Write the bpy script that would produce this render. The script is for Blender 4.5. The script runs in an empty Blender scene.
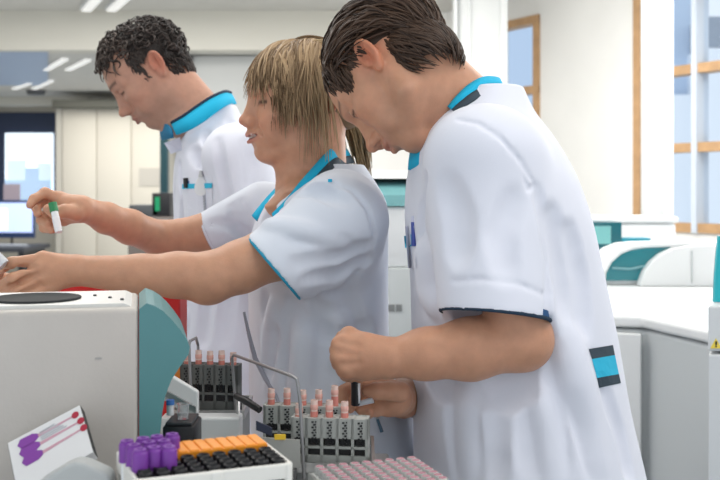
import bpy, bmesh, math, random
import numpy as np
from mathutils import Vector, Matrix

C = bpy.context.scene.collection
PI = math.pi
rng = np.random.default_rng(7)
random.seed(7)

# ------------------------------------------------------------------ camera frame
CAM_Z = 1.35
def P(px, py, d):
    """world point that lies d metres in front of the camera, seen at photo pixel px, py"""
    return np.array(((px - 360.0) * d / 1000.0, d, CAM_Z - (py - 190.0) * d / 1000.0))
def PZ(px, py, z):
    d = (CAM_Z - z) * 1000.0 / (py - 190.0)
    return P(px, py, d)

# ------------------------------------------------------------------ materials
MATS = {}
def mat(name, col, rough=0.5, metal=0.0, spec=0.5, sss=0.0, trans=0.0, ior=1.45, coat=0.0, alpha=1.0,
        noise=0.0, nscale=40.0, bump=0.0, bscale=200.0, emit=None, estr=0.0, attr=None, sheen=0.0, rvar=0.0):
    if name in MATS: return MATS[name]
    m = bpy.data.materials.new(name); m.use_nodes = True
    nt = m.node_tree; b = nt.nodes['Principled BSDF']
    b.inputs['Base Color'].default_value = (*col, 1)
    b.inputs['Roughness'].default_value = rough
    b.inputs['Metallic'].default_value = metal
    b.inputs['Specular IOR Level'].default_value = spec
    b.inputs['IOR'].default_value = ior
    b.inputs['Transmission Weight'].default_value = trans
    b.inputs['Coat Weight'].default_value = coat
    b.inputs['Alpha'].default_value = alpha
    b.inputs['Sheen Weight'].default_value = sheen
    if sss:
        b.inputs['Subsurface Weight'].default_value = sss
        b.inputs['Subsurface Radius'].default_value = (1.0, 0.35, 0.2)
        b.inputs['Subsurface Scale'].default_value = 0.006
    if emit:
        b.inputs['Emission Color'].default_value = (*emit, 1)
        b.inputs['Emission Strength'].default_value = estr
    src = None
    if attr:
        a = nt.nodes.new('ShaderNodeAttribute'); a.attribute_name = attr; src = a.outputs['Color']
    tc = nt.nodes.new('ShaderNodeTexCoord')
    if noise:
        n = nt.nodes.new('ShaderNodeTexNoise'); n.inputs['Scale'].default_value = nscale; n.inputs['Detail'].default_value = 4
        nt.links.new(tc.outputs['Object'], n.inputs['Vector'])
        mr = nt.nodes.new('ShaderNodeMapRange'); mr.inputs['To Min'].default_value = 1 - noise; mr.inputs['To Max'].default_value = 1 + noise
        mr.inputs['From Min'].default_value = 0.3; mr.inputs['From Max'].default_value = 0.7
        nt.links.new(n.outputs['Fac'], mr.inputs['Value'])
        mx = nt.nodes.new('ShaderNodeVectorMath'); mx.operation = 'SCALE'
        if src: nt.links.new(src, mx.inputs[0])
        else: mx.inputs[0].default_value = col
        nt.links.new(mr.outputs['Result'], mx.inputs['Scale']); src = mx.outputs['Vector']
    if src: nt.links.new(src, b.inputs['Base Color'])
    if bump:
        n2 = nt.nodes.new('ShaderNodeTexNoise'); n2.inputs['Scale'].default_value = bscale; n2.inputs['Detail'].default_value = 3
        nt.links.new(tc.outputs['Object'], n2.inputs['Vector'])
        bp = nt.nodes.new('ShaderNodeBump'); bp.inputs['Strength'].default_value = bump; bp.inputs['Distance'].default_value = 0.002
        nt.links.new(n2.outputs['Fac'], bp.inputs['Height']); nt.links.new(bp.outputs['Normal'], b.inputs['Normal'])
    MATS[name] = m
    return m

# ------------------------------------------------------------------ objects
def tag(o, label=None, cat=None, group=None, kind=None):
    if label: o['label'] = label
    if cat: o['category'] = cat
    if group: o['group'] = group
    if kind: o['kind'] = kind
    return o
def empty(name, loc, label=None, cat=None, group=None):
    o = bpy.data.objects.new(name, None); C.objects.link(o); o.location = tuple(float(v) for v in loc); o.empty_display_size = 0.02
    return tag(o, label, cat, group)
def link(name, me, m, parent=None, smooth=False):
    o = bpy.data.objects.new(name, me); C.objects.link(o)
    if m is not None:
        for mm in (m if isinstance(m, (list, tuple)) else [m]): me.materials.append(mm)
    if smooth:
        me.polygons.foreach_set('use_smooth', [True] * len(me.polygons))
    if parent is not None:
        o.parent = parent
        if parent.parent is None and parent.type == 'EMPTY':
            o.matrix_parent_inverse = Matrix.Translation(parent.location).inverted()
    return o
def mesh_np(name, V, F, m, parent=None, col=None, smooth=True, mi=None):
    me = bpy.data.meshes.new(name)
    me.from_pydata([tuple(map(float, v)) for v in V] if not isinstance(V, np.ndarray) else V.astype(float).tolist(), [], F if isinstance(F, list) else F.tolist())
    me.update()
    if col is not None:
        at = me.color_attributes.new('tint', 'FLOAT_COLOR', 'POINT')
        c4 = np.ones((len(V), 4), np.float32); c4[:, :3] = col
        at.data.foreach_set('color', c4.ravel())
    o = link(name, me, m, parent, smooth)
    if mi is not None: me.polygons.foreach_set('material_index', mi)
    return o

class MB:
    """collects shapes into ONE mesh"""
    def __init__(s): s.bm = bmesh.new(); s.mi = 0
    def _fin(s, vs, M):
        for v in vs: v.co = M @ v.co
        for f in {f for v in vs for f in v.link_faces}: f.material_index = s.mi
        return s
    def box(s, lo, hi, M=Matrix(), bev=0.0, seg=2):
        r = bmesh.ops.create_cube(s.bm, size=1.0)['verts']
        lo, hi = Vector(lo), Vector(hi); c = (lo + hi) / 2; d = hi - lo
        for v in r: v.co = Vector((v.co.x * d.x, v.co.y * d.y, v.co.z * d.z)) + c
        vs = r
        if bev > 0:
            es = list({e for v in r for e in v.link_edges})
            g = bmesh.ops.bevel(s.bm, geom=es, offset=bev, segments=seg, profile=0.5, affect='EDGES')
            seen = set(); st = [g['verts'][0]]; seen.add(st[0])
            while st:
                a = st.pop()
                for e in a.link_edges:
                    b = e.other_vert(a)
                    if b not in seen: seen.add(b); st.append(b)
            vs = list(seen)
        return s._fin(vs, M)
    def cyl(s, a, b, r1, r2=None, n=20, caps=True, M=Matrix()):
        a, b = Vector(a), Vector(b); r2 = r1 if r2 is None else r2
        d = (b - a).normalized(); q = d.to_track_quat('Z', 'Y').to_matrix()
        A = [s.bm.verts.new(a + q @ Vector((r1 * math.cos(2*PI*i/n), r1 * math.sin(2*PI*i/n), 0))) for i in range(n)]
        B = [s.bm.verts.new(b + q @ Vector((r2 * math.cos(2*PI*i/n), r2 * math.sin(2*PI*i/n), 0))) for i in range(n)]
        for i in range(n): s.bm.faces.new((A[i], A[(i+1) % n], B[(i+1) % n], B[i]))
        if caps: s.bm.faces.new(A[::-1]); s.bm.faces.new(B)
        return s._fin(A + B, M)
    def lathe(s, prof, c=(0, 0, 0), n=24, M=Matrix()):
        c = Vector(c); rings = []
        for r, z in prof:
            if r < 1e-6: rings.append([s.bm.verts.new(c + Vector((0, 0, z)))])
            else: rings.append([s.bm.verts.new(c + Vector((r * math.cos(2*PI*i/n), r * math.sin(2*PI*i/n), z))) for i in range(n)])
        for A, B in zip(rings, rings[1:]):
            for i in range(n):
                j = (i + 1) % n
                f = [A[i % len(A)], A[j % len(A)], B[j % len(B)], B[i % len(B)]]
                g = []
                for v in f:
                    if v not in g: g.append(v)
                if len(g) > 2: s.bm.faces.new(g)
        return s._fin([v for R in rings for v in R], M)
    def tube(s, pts, r, n=10, M=Matrix()):
        pts = [Vector(p) for p in pts]; rings = []
        rs = r if isinstance(r, (list, tuple)) else [r] * len(pts)
        up = None
        for i, p in enumerate(pts):
            t = (pts[min(i+1, len(pts)-1)] - pts[max(i-1, 0)]).normalized()
            if up is None: up = t.orthogonal().normalized()
            up = (up - t * up.dot(t)).normalized(); w = t.cross(up)
            rings.append([s.bm.verts.new(p + (up * math.cos(2*PI*k/n) + w * math.sin(2*PI*k/n)) * rs[i]) for k in range(n)])
        for A, B in zip(rings, rings[1:]):
            for k in range(n): s.bm.faces.new((A[k], A[(k+1) % n], B[(k+1) % n], B[k]))
        s.bm.faces.new(rings[0][::-1]); s.bm.faces.new(rings[-1])
        return s._fin([v for R in rings for v in R], M)
    def prism(s, poly, a, b, axis='y', M=Matrix()):
        """polygon extruded between a and b along an axis; poly in the other two coordinates"""
        def mk(p, t): return Vector((p[0], t, p[1])) if axis == 'y' else (Vector((p[0], p[1], t)) if axis == 'z' else Vector((t, p[0], p[1])))
        A = [s.bm.verts.new(mk(p, a)) for p in poly]; B = [s.bm.verts.new(mk(p, b)) for p in poly]; n = len(poly)
        for i in range(n): s.bm.faces.new((A[i], A[(i+1) % n], B[(i+1) % n], B[i]))
        s.bm.faces.new(A[::-1]); s.bm.faces.new(B)
        return s._fin(A + B, M)
    def quad(s, pts, M=Matrix()):
        vs = [s.bm.verts.new(Vector(p)) for p in pts]; s.bm.faces.new(vs)
        return s._fin(vs, M)
    def build(s, name, m, parent=None, smooth=False, bevel=0.0, seg=2, auto=True):
        bmesh.ops.recalc_face_normals(s.bm, faces=s.bm.faces)
        if bevel > 0:
            es = [e for e in s.bm.edges if len(e.link_faces) == 2 and e.calc_face_angle(0) > 0.5]
            bmesh.ops.bevel(s.bm, geom=es, offset=bevel, segments=seg, profile=0.5, affect='EDGES', clamp_overlap=True)
        me = bpy.data.meshes.new(name); 
        if smooth:
            for e in s.bm.edges:
                if len(e.link_faces) == 2 and e.calc_face_angle(0) > 0.7: e.smooth = False
        s.bm.to_mesh(me); s.bm.free()
        return link(name, me, m, parent, smooth)

def copy_tree(o, parent=None):
    c = o.copy(); C.objects.link(c)
    if parent is not None:
        c.parent = parent; c.matrix_parent_inverse = o.matrix_parent_inverse.copy()
    for ch in list(o.children): copy_tree(ch, c)
    return c

# ------------------------------------------------------------------ signed distance volumes -> one continuous mesh
def smin(a, b, k):
    if k <= 0: return np.minimum(a, b)
    h = np.clip(0.5 + 0.5 * (b - a) / k, 0, 1)
    return b + (a - b) * h - k * h * (1 - h)
def unit(v):
    v = np.asarray(v, float); return v / np.linalg.norm(v)
class Vol:
    BIG = 0.06
    def __init__(s, lo, hi, h):
        s.lo = np.array(lo, float); s.h = h
        s.n = np.ceil((np.array(hi, float) - s.lo) / h).astype(int) + 1
        s.D = np.full(s.n, s.BIG, np.float32)
        s.ax = [(s.lo[i] + h * np.arange(s.n[i])).astype(np.float32) for i in range(3)]
    def sub(s, lo, hi):
        i0 = np.clip(np.floor((np.asarray(lo) - s.lo) / s.h).astype(int), 0, s.n - 1)
        i1 = np.clip(np.ceil((np.asarray(hi) - s.lo) / s.h).astype(int) + 1, 1, s.n)
        sl = tuple(slice(a, b) for a, b in zip(i0, i1))
        g = (s.ax[0][sl[0]][:, None, None], s.ax[1][sl[1]][None, :, None], s.ax[2][sl[2]][None, None, :])
        return sl, g
    def put(s, lo, hi, fn, k=0.01, op='add'):
        m = k + 4 * s.h
        sl, g = s.sub(np.asarray(lo) - m, np.asarray(hi) + m)
        A = s.D[sl]
        if A.size == 0: return
        d = fn(*g).astype(np.float32)
        if op == 'add': s.D[sl] = smin(A, d, k)
        elif op == 'sub': s.D[sl] = -smin(-A, d, k)
        elif op == 'and': s.D[sl] = -smin(-A, -d, k)
    def cap(s, a, b, r1, r2=None, k=0.01, op='add', cut=None, cuta=None, sy=1.0):
        r2 = r1 if r2 is None else r2; a = np.asarray(a, float); b = np.asarray(b, float)
        R = max(r1, r2); lo = np.minimum(a, b) - R; hi = np.maximum(a, b) + R
        lo[1] -= R * (1/sy - 1) if sy < 1 else 0; hi[1] += R * (1/sy - 1) if sy < 1 else 0
        ym = (a[1] + b[1]) / 2
        a2 = a.copy(); b2 = b.copy(); a2[1] = ym + (a[1]-ym)*sy; b2[1] = ym + (b[1]-ym)*sy
        ba = b2 - a2; L = float(ba @ ba) + 1e-12
        def fn(x, y, z):
            y2 = ym + (y - ym) * sy if sy != 1 else y
            px, py, pz = x - a2[0], y2 - a2[1], z - a2[2]
            h = np.clip((px * ba[0] + py * ba[1] + pz * ba[2]) / L, 0, 1)
            d = np.sqrt((px - ba[0]*h)**2 + (py - ba[1]*h)**2 + (pz - ba[2]*h)**2) - (r1 + (r2 - r1) * h)
            if cut is not None: d = np.maximum(d, (x-b[0])*cut[0] + (y-b[1])*cut[1] + (z-b[2])*cut[2])
            if cuta is not None: d = np.maximum(d, (x-a[0])*cuta[0] + (y-a[1])*cuta[1] + (z-a[2])*cuta[2])
            return d
        s.put(lo, hi, fn, k, op)
    def chain(s, pts, rs, k=0.01, op='add', **kw):
        for i in range(len(pts) - 1): s.cap(pts[i], pts[i+1], rs[i], rs[i+1], k, op, **kw)
    def ell(s, c, r, R=np.eye(3), k=0.01, op='add'):
        c = np.asarray(c, float); r = np.asarray(r, float); R = np.asarray(R, float)
        e = np.sqrt(((R * r[None, :])**2).sum(1))
        def fn(x, y, z):
            px, py, pz = x - c[0], y - c[1], z - c[2]
            q = [px * R[0, i] + py * R[1, i] + pz * R[2, i] for i in range(3)]
            k0 = np.sqrt(sum((q[i] / r[i])**2 for i in range(3))); k1 = np.sqrt(sum((q[i] / r[i]**2)**2 for i in range(3)))
            return k0 * (k0 - 1) / (k1 + 1e-6)
        s.put(c - e, c + e, fn, k, op)
    def stack(s, rows, yaw=0.0, n=2.4, k=0.02, op='add', zlo=None, zhi=None):
        """rows: z, cx, cy, a (half depth fore-aft), b (half width)"""
        rows = sorted(rows); Rw = np.array(rows, float); z0, z1 = Rw[0, 0], Rw[-1, 0]
        zz = Rw[:, 0]
        def herm(z, v):
            z = np.clip(z, z0, z1); i = np.clip(np.searchsorted(zz, z) - 1, 0, len(zz) - 2)
            m = np.gradient(v, zz); hh = zz[i+1] - zz[i]; t = (z - zz[i]) / hh
            return ((2*t**3-3*t**2+1)*v[i] + (t**3-2*t**2+t)*hh*m[i] + (-2*t**3+3*t**2)*v[i+1] + (t**3-t**2)*hh*m[i+1])
        cs, sn = math.cos(yaw), math.sin(yaw); E = max(Rw[:, 3].max(), Rw[:, 4].max())
        lo = (Rw[:, 1].min() - E, Rw[:, 2].min() - E, z0); hi = (Rw[:, 1].max() + E, Rw[:, 2].max() + E, z1)
        def fn(x, y, z):
            zf = z.ravel().astype(float); cx, cy, a, b = [herm(zf, Rw[:, i])[None, None, :] for i in (1, 2, 3, 4)]
            dx, dy = x - cx, y - cy; u = cs*dx + sn*dy; v = -sn*dx + cs*dy
            d = ((np.abs(u / a)**n + np.abs(v / b)**n)**(1/n) - 1) * np.minimum(a, b)
            return np.maximum(d, np.maximum(z0 - z, z - z1))
        s.put(lo, hi, fn, k, op)
    def at(s, p):
        q = (np.asarray(p) - s.lo) / s.h
        i = np.clip(np.floor(q).astype(int), 0, s.n - 2); f = np.clip(q - i, 0, 1)
        D = s.D; r = 0
        for dx in (0, 1):
            for dy in (0, 1):
                for dz in (0, 1):
                    w = (f[..., 0] if dx else 1 - f[..., 0]) * (f[..., 1] if dy else 1 - f[..., 1]) * (f[..., 2] if dz else 1 - f[..., 2])
                    r = r + w * D[i[..., 0] + dx, i[..., 1] + dy, i[..., 2] + dz]
        return r
    def hit(s, px, py, d0=0.8, d1=3.2, dflt=None):
        """depth at which the line of sight through a pixel first meets the surface"""
        ds = np.arange(d0, d1, s.h * 0.5); pts = np.array([P(px, py, d) for d in ds])
        ok = np.all((pts >= s.lo) & (pts <= s.lo + s.h * (s.n - 1)), axis=1)
        v = np.where(ok, s.at(pts), 1.0); j = np.nonzero(v < 0)[0]
        if len(j) == 0: return dflt
        return ds[j[0]]
    def onsurf(s, px, py, out=0.0, dflt=None):
        d = s.hit(px, py, dflt=dflt)
        if d is None: return None
        return P(px, py, d - out)
    def crease(s, pix, r=0.012, depth=0.004, k=0.01, op='sub'):
        fine = []
        for a_, b_ in zip(pix, pix[1:]):
            m_ = max(1, int(math.hypot(b_[0]-a_[0], b_[1]-a_[1]) / 7))
            fine += [(a_[0] + (b_[0]-a_[0])*i/m_, a_[1] + (b_[1]-a_[1])*i/m_) for i in range(m_)]
        pix = fine + [pix[-1]]
        pts = [s.hit(*p) for p in pix]; q = []
        good = [d for d in pts if d is not None]
        if len(good) < 2: return
        fill = float(np.median(good)); last = None
        for p, d in zip(pix, pts):
            d = d if d is not None else (last if last is not None else fill)
            if last is not None: d = min(max(d, last - .012), last + .012)
            last = d
            q.append(P(p[0], p[1], d - (r - depth) if op == 'sub' else d + (r - depth)))
        n = len(q)
        for i in range(n - 1):
            f0 = 0.25 + 0.75 * math.sin(PI * (i + 0.0) / (n - 1)) if n > 2 else 1; f1 = 0.25 + 0.75 * math.sin(PI * (i + 1) / (n - 1)) if n > 2 else 1
            sh = 1 if op == 'sub' else -1
            a = q[i] - np.array((0, sh * depth * (1 - f0), 0)); b = q[i+1] - np.array((0, sh * depth * (1 - f1), 0))
            s.cap(a, b, r, r, k, op)
    def mesh(s):
        D = s.D; S = D < 0; n = s.n
        c = np.zeros(n - 1, np.uint8)
        for dx in (0, 1):
            for dy in (0, 1):
                for dz in (0, 1):
                    c += S[dx:n[0]-1+dx, dy:n[1]-1+dy, dz:n[2]-1+dz]
        I = np.argwhere((c > 0) & (c < 8)); del c
        idx = np.full(n - 1, -1, np.int32); idx[I[:, 0], I[:, 1], I[:, 2]] = np.arange(len(I))
        off = np.array([(a, b, e) for a in (0, 1) for b in (0, 1) for e in (0, 1)])
        vals = np.stack([D[I[:, 0]+o[0], I[:, 1]+o[1], I[:, 2]+o[2]] for o in off], 1)
        acc = np.zeros((len(I), 3)); cnt = np.zeros(len(I))
        for i in range(8):
            for j in range(i + 1, 8):
                if np.abs(off[i] - off[j]).sum() != 1: continue
                a, b = vals[:, i], vals[:, j]; m = (a < 0) != (b < 0)
                t = a[m] / (a[m] - b[m])
                acc[m] += off[i] + (off[j] - off[i]) * t[:, None]; cnt[m] += 1
        V = s.lo + s.h * (I + acc / cnt[:, None])
        F = []
        for ax in range(3):
            u, w = (ax + 1) % 3, (ax + 2) % 3
            sl0 = [slice(None)] * 3; sl1 = [slice(None)] * 3
            sl0[ax] = slice(0, -1); sl1[ax] = slice(1, None)
            a, b = S[tuple(sl0)], S[tuple(sl1)]
            E = np.argwhere(a != b); 
            E = E[(E[:, u] > 0) & (E[:, w] > 0) & (E[:, u] < n[u]-1) & (E[:, w] < n[w]-1)]
            sg = S[E[:, 0], E[:, 1], E[:, 2]]
            q = []
            for du, dw in ((-1, -1), (0, -1), (0, 0), (-1, 0)):
                e = E.copy(); e[:, u] += du; e[:, w] += dw
                q.append(idx[e[:, 0], e[:, 1], e[:, 2]])
            q = np.stack(q, 1); q[~sg] = q[~sg][:, ::-1]; F.append(q)
        F = np.concatenate(F)
        F = F[(F >= 0).all(1)]
        # one light relaxation removes the voxel stair-steps
        V = V.copy()
        for it, lam in ((0, 0.5), (1, -0.3)):
            A = np.zeros_like(V); cn = np.zeros(len(V))
            for i in range(4):
                np.add.at(A, F[:, i], V[F[:, (i+1) % 4]]); np.add.at(A, F[:, i], V[F[:, (i+3) % 4]]); np.add.at(cn, F[:, i], 2)
            V += lam * (A / np.maximum(cn, 1)[:, None] - V)
        return V, F
# ================================================================== people
def frame(yaw, pitch, roll):
    cz, sz, cp, sp, cr, sr = math.cos(yaw), math.sin(yaw), math.cos(pitch), math.sin(pitch), math.cos(roll), math.sin(roll)
    Rz = np.array([[cz,-sz,0],[sz,cz,0],[0,0,1]]); Ry = np.array([[cp,0,sp],[0,1,0],[-sp,0,cp]]); Rx = np.array([[1,0,0],[0,cr,-sr],[0,sr,cr]])
    return Rz @ Ry @ Rx
class Head:
    """local axes: x to the face, y to the person's left, z to the crown; origin between the ears' level and the eyes"""
    def __init__(s, c, yaw, pitch, roll, scale=1.0, zs=1.0):
        s.c = np.asarray(c, float); s.R = frame(yaw, pitch, roll); s.s = scale; s.zs = zs
    def w(s, p):
        p = np.asarray(p, float) * s.s; p = p * np.array((1, 1, s.zs)); return s.c + p @ s.R.T
    def l(s, W):
        q = (np.asarray(W) - s.c) @ s.R / s.s; q = q / np.array((1, 1, s.zs)); return q
    def cap(s, v, a, b, r1, r2=None, k=0.008, op='add'): v.cap(s.w(a), s.w(b), r1*s.s, (r1 if r2 is None else r2)*s.s, k*s.s, op)
    def ell(s, v, c, r, k=0.01, op='add', rot=None):
        R = s.R if rot is None else s.R @ rot
        v.ell(s.w(c), np.array(r)*s.s*(1, 1, s.zs) if rot is None else np.array(r)*s.s, R, k*s.s, op)

def sculpt_head(v, H, female=False, smile=False, ear_x=-.014):
    f = 0.0 if not female else 1.0
    H.ell(v, (-.014, 0, .030), (.099, .076, .088), .0)
    H.ell(v, (.018, 0, .030), (.073, .066, .072), .03)                 # forehead
    H.ell(v, (.026, 0, -.040), (.060, .058, .068), .03)                # face
    for sgn in (1, -1):
        H.cap(v, (-.008, sgn*.056, -.040), (.006, sgn*.050, -.078), .012, .012, .02)   # jaw angle
        H.cap(v, (.006, sgn*.050, -.078), (.062, sgn*.014, -.103), .013, .014, .022)
        H.ell(v, (.056, sgn*.042, -.028), (.024, .022, .020), .02)     # cheek bone
        if smile: H.ell(v, (.066, sgn*.036, -.040), (.020, .018, .017), .014)
        H.cap(v, (.018, sgn*.062, .000), (.052, sgn*.050, -.022), .009, .010, .02)
        H.ell(v, (.062, sgn*.036, -.062), (.018, .016, .022), .02)
    H.ell(v, (.070, 0, -.102), (.017, .021, .015), .018)               # chin
    H.ell(v, (.080, 0, -.070), (.017, .026, .022), .02)                # mouth mound
    H.cap(v, (.082, -.020, .020), (.082, .020, .020), .011, .011, .02)  # brow ridge
    for sgn in (1, -1):
        H.cap(v, (.082, sgn*.020, .019), (.064, sgn*.050, .016), .010, .009, .016)
        H.ell(v, (.097, sgn*.032, -.001), (.017, .019, .0125), .012, 'sub')   # socket
        H.ell(v, (.0735, sgn*.032, .000), (.0135, .0150, .0130), .003)       # lidded eye
        H.cap(v, (.0885, sgn*.020, -.0045), (.0780, sgn*.047, -.0035), .0016, .0012, .0015, 'sub')   # slit between the lids
        H.cap(v, (.0880, sgn*.020, -.0125), (.0760, sgn*.047, -.010), .0013, .001, .002, 'sub')
        H.cap(v, (.0880, sgn*.019, .0075), (.0760, sgn*.048, .0075), .0015, .001, .0025, 'sub')
    # nose
    H.cap(v, (.080, 0, .012), (.092, 0, -.040), .0105, .0135, .010)
    H.cap(v, (.0885, 0, .008), (.1070 - .004*f, 0, -.031), .0078, .0088, .010)
    H.ell(v, (.1115 - .005*f, 0, -.0375), (.0115, .0112, .0100), .007)
    H.cap(v, (.091, 0, -.046), (.0935, 0, -.064), .0100, .0085, .006)
    for sgn in (1, -1):
        H.ell(v, (.1005 - .003*f, sgn*.0125, -.0425), (.0120, .0070, .0085), .006)
        H.ell(v, (.1040 - .003*f, sgn*.0070, -.0510), (.0062, .0032, .0045), .002, 'sub')
        H.cap(v, (.097, sgn*.021, -.040), (.091, sgn*.0195, -.051), .002, .0015, .004, 'sub')
    # lips
    w = .026 if smile else .023
    zc = -.066 if smile else -.072
    for sgn in (1, -1):
        H.cap(v, (.1000, 0, -.0655), (.0985, sgn*.010, -.0650), .0050, .0048, .005)
        H.cap(v, (.0985, sgn*.010, -.0650), (.0830, sgn*w, zc), .0048, .0026, .005)
        H.cap(v, (.0970, 0, -.0790), (.0820, sgn*w*.9, zc - .003), .0062, .0026, .005)
        if smile:
            H.cap(v, (.1030, 0, -.0735), (.0890, sgn*.023, -.0665), .0040, .0026, .0015, 'sub')
            H.cap(v, (.0950, 0, -.0705), (.0850, sgn*.017, -.0665), .0030, .0024, .001)
            H.cap(v, (.088, sgn*.024, -.045), (.080, sgn*.035, -.066), .0022, .0012, .010, 'sub')
        else:
            H.cap(v, (.1040, 0, -.0715), (.0860, sgn*w, zc), .0013, .0012, .0025, 'sub')
    H.cap(v, (.095, -.008, -.090), (.095, .008, -.090), .006, .006, .008, 'sub')
    # ears
    for sgn in (1, -1):
        a = np.radians(12); rot = np.array([[math.cos(a), 0, -math.sin(a)], [0, 1, 0], [math.sin(a), 0, math.cos(a)]])
        b = sgn*np.radians(22); rb = np.array([[math.cos(b), math.sin(b), 0], [-math.sin(b), math.cos(b), 0], [0, 0, 1]])
        R2 = rb @ rot
        def q(p): return np.array((ear_x, sgn*(.078 - max(0, -.014 - ear_x) * .12), -.006)) + R2 @ np.array((p[0], sgn*p[1], p[2]))
        H.ell(v, q((0, .000, .004)), (.0165, .0065, .029), .004, rot=R2)
        H.ell(v, q((.002, .008, .004)), (.0105, .0070, .020), .003, 'sub', rot=R2)
        ring = []
        for t in np.linspace(-.5, 4.3, 13):
            ring.append((.0155*math.cos(t) , .005, .006 + .0265*math.sin(t) - .002))
        for p0, p1 in zip(ring, ring[1:]): H.cap(v, q(p0), q(p1), .0036, .0036, .002)
        H.cap(v, q((-.006, .004, .014)), q((-.007, .004, -.012)), .0036, .0038, .003)
        H.ell(v, q((.009, .004, -.004)), (.0045, .0035, .0065), .003, rot=R2)
        H.ell(v, q((.003, .002, -.024)), (.0080, .0055, .0085), .005, rot=R2)

def head_tint(H, V, base, lips, brow, lash=.0022, ear_x=-.014, beard=0.0, flush=0.3, browamt=0.8, beardcol=(.20, .13, .10)):
    q = H.l(V); col = np.tile(np.array(base), (len(V), 1))
    def blend(m, c):
        nonlocal col
        m = np.clip(m, 0, 1)[:, None]; col = col * (1 - m) + np.array(c) * m
    def blob(c, r): return np.exp(-(((q - np.array(c)) / np.array(r))**2).sum(1))
    red = np.array(base) * (1.02, .68, .62)
    for sg in (1, -1):
        blend(flush * blob((.066, sg*.042, -.038), (.03, .025, .025)), red)
        blend(.8 * blob((ear_x - .002, sg*.083, -.004), (.028, .016, .036)), np.array(base) * (1.0, .55, .46))
        u = np.clip((np.abs(q[:, 1]) - .012) / .04, 0, 1); zb = .0205 + .006 * np.sin(u * 2.2)
        m = (np.sign(q[:, 1]) == sg) & (q[:, 0] > .05) & (np.abs(q[:, 1]) > .011) & (np.abs(q[:, 1]) < .054)
        blend(m * browamt * np.exp(-((q[:, 2] - zb) / .0045)**2), brow)
        # dark lashes along the lid slit
        m = (np.sign(q[:, 1]) == sg) & (q[:, 0] > .06) & (np.abs(q[:, 1]) > .018) & (np.abs(q[:, 1]) < .049)
        blend(m * .9 * np.exp(-((q[:, 2] + .0045) / lash)**2), (.035, .022, .018))
    blend(flush * blob((.118, 0, -.042), (.02, .02, .016)), red)
    if beard:
        m = (q[:, 0] > -.03) & (q[:, 2] < -.03) & (q[:, 2] > -.15)
        g = np.clip((-q[:, 2] - .045) / .03, 0, 1) * np.clip((q[:, 0] + .03) / .03, 0, 1) * (q[:, 2] > -.128)
        blend(m * beard * g, beardcol)
        blend(beard * blob((.098, 0, -.058), (.02, .026, .007)), beardcol)
    lm = (q[:, 0] > .078) & (np.abs(q[:, 1]) < .030) & (q[:, 2] < -.058) & (q[:, 2] > -.087)
    wz = np.exp(-((q[:, 2] + .0715) / .0095)**4) * np.clip(1.25 - np.abs(q[:, 1]) / .028, 0, 1)
    blend(lm * wz * .8, lips)
    return col

def finger_chains(v, chains, r0, k=.003):
    for ch in chains:
        n = len(ch)
        rs = [r0 * f for f in ([1.12, 1.0, .92, .78] if n == 4 else [1.05, .95, .8])]
        v.chain(ch, rs, k)
        v.cap(ch[1], ch[1], rs[1]*1.06, None, .004)

# ---- strand hair ---------------------------------------------------
def strands(H, roots, flow, nstep, step, lift, r, wave=0.0, wfreq=60.0, jitter=.25, taper=1.0, gravity=None, surf=(.104, .081, .094), sc=(-.014, 0, .030), base_h=.004):
    """tapered tubes that run along the scalp; everything in head-local metres"""
    sc = np.array(sc); surf = np.array(surf); V = []; F = []; T = []; nv = 0; n = 5
    for root in roots:
        p = np.array(root, float); d = None; pts = []; ph = rng.uniform(0, 6.28); h0 = base_h + rng.uniform(0, lift); tone = rng.uniform(0, 1)
        jit = rng.normal(0, jitter, 3); m = nstep + rng.integers(-2, 3)
        for i in range(m):
            q = (p - sc) / surf; nrm = q / surf; nrm = nrm / np.linalg.norm(nrm)
            f = np.array(flow(p, i / m, tone)); f = f + jit * np.linalg.norm(f) * .5
            on = np.linalg.norm(q) < 1.25 and not (gravity and i / m > gravity)
            if on: f = f - nrm * (f @ nrm)
            f = f / (np.linalg.norm(f) + 1e-9)
            d = f if d is None else unit(.6 * d + .4 * f)
            side = np.cross(nrm, d)
            p = p + d * step
            if on:
                q = (p - sc) / surf; L = np.linalg.norm(q); tgt = 1 + (h0 * math.sin(min(1, (i + 1.5) / m * 1.6) * PI * .5) ) / .09
                p = sc + (p - sc) * (tgt / L)
            pts.append(p + side * wave * math.sin(ph + wfreq * i * step) + nrm * wave * .6 * math.cos(ph * 2 + wfreq * .8 * i * step))
        W = H.w(np.array(pts)); mm = len(W)
        up = None
        for i in range(mm):
            t = unit(W[min(i+1, mm-1)] - W[max(i-1, 0)])
            if up is None: up = unit(np.cross(t, (.3, .5, .8)))
            up = unit(up - t * (up @ t)); w = np.cross(t, up)
            u = i / (mm - 1); rr = r * H.s * (.55 + .45 * math.sin(min(u * 3, 1) * PI / 2)) * (1 - taper * max(0, u - .45) / .55 * .85) * (.7 + .6 * tone)
            for k in range(n):
                a = 2 * PI * k / n; V.append(W[i] + (up * math.cos(a) + w * math.sin(a)) * rr); T.append((tone, u))
        for i in range(mm - 1):
            for k in range(n):
                F.append((nv + i*n + k, nv + i*n + (k+1) % n, nv + (i+1)*n + (k+1) % n, nv + (i+1)*n + k))
        F.append(tuple(nv + k for k in range(n))[::-1]); F.append(tuple(nv + (mm-1)*n + k for k in range(n)))
        nv += mm * n
    return np.array(V).reshape(-1, 3), F, np.array(T).reshape(-1, 2)
def scalp_roots(n, mask, surf, sc):
    out = []
    while len(out) < n:
        u = rng.normal(size=3); u /= np.linalg.norm(u); p = np.array(sc) + u * np.array(surf)
        if mask(p): out.append(p)
    return out
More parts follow.
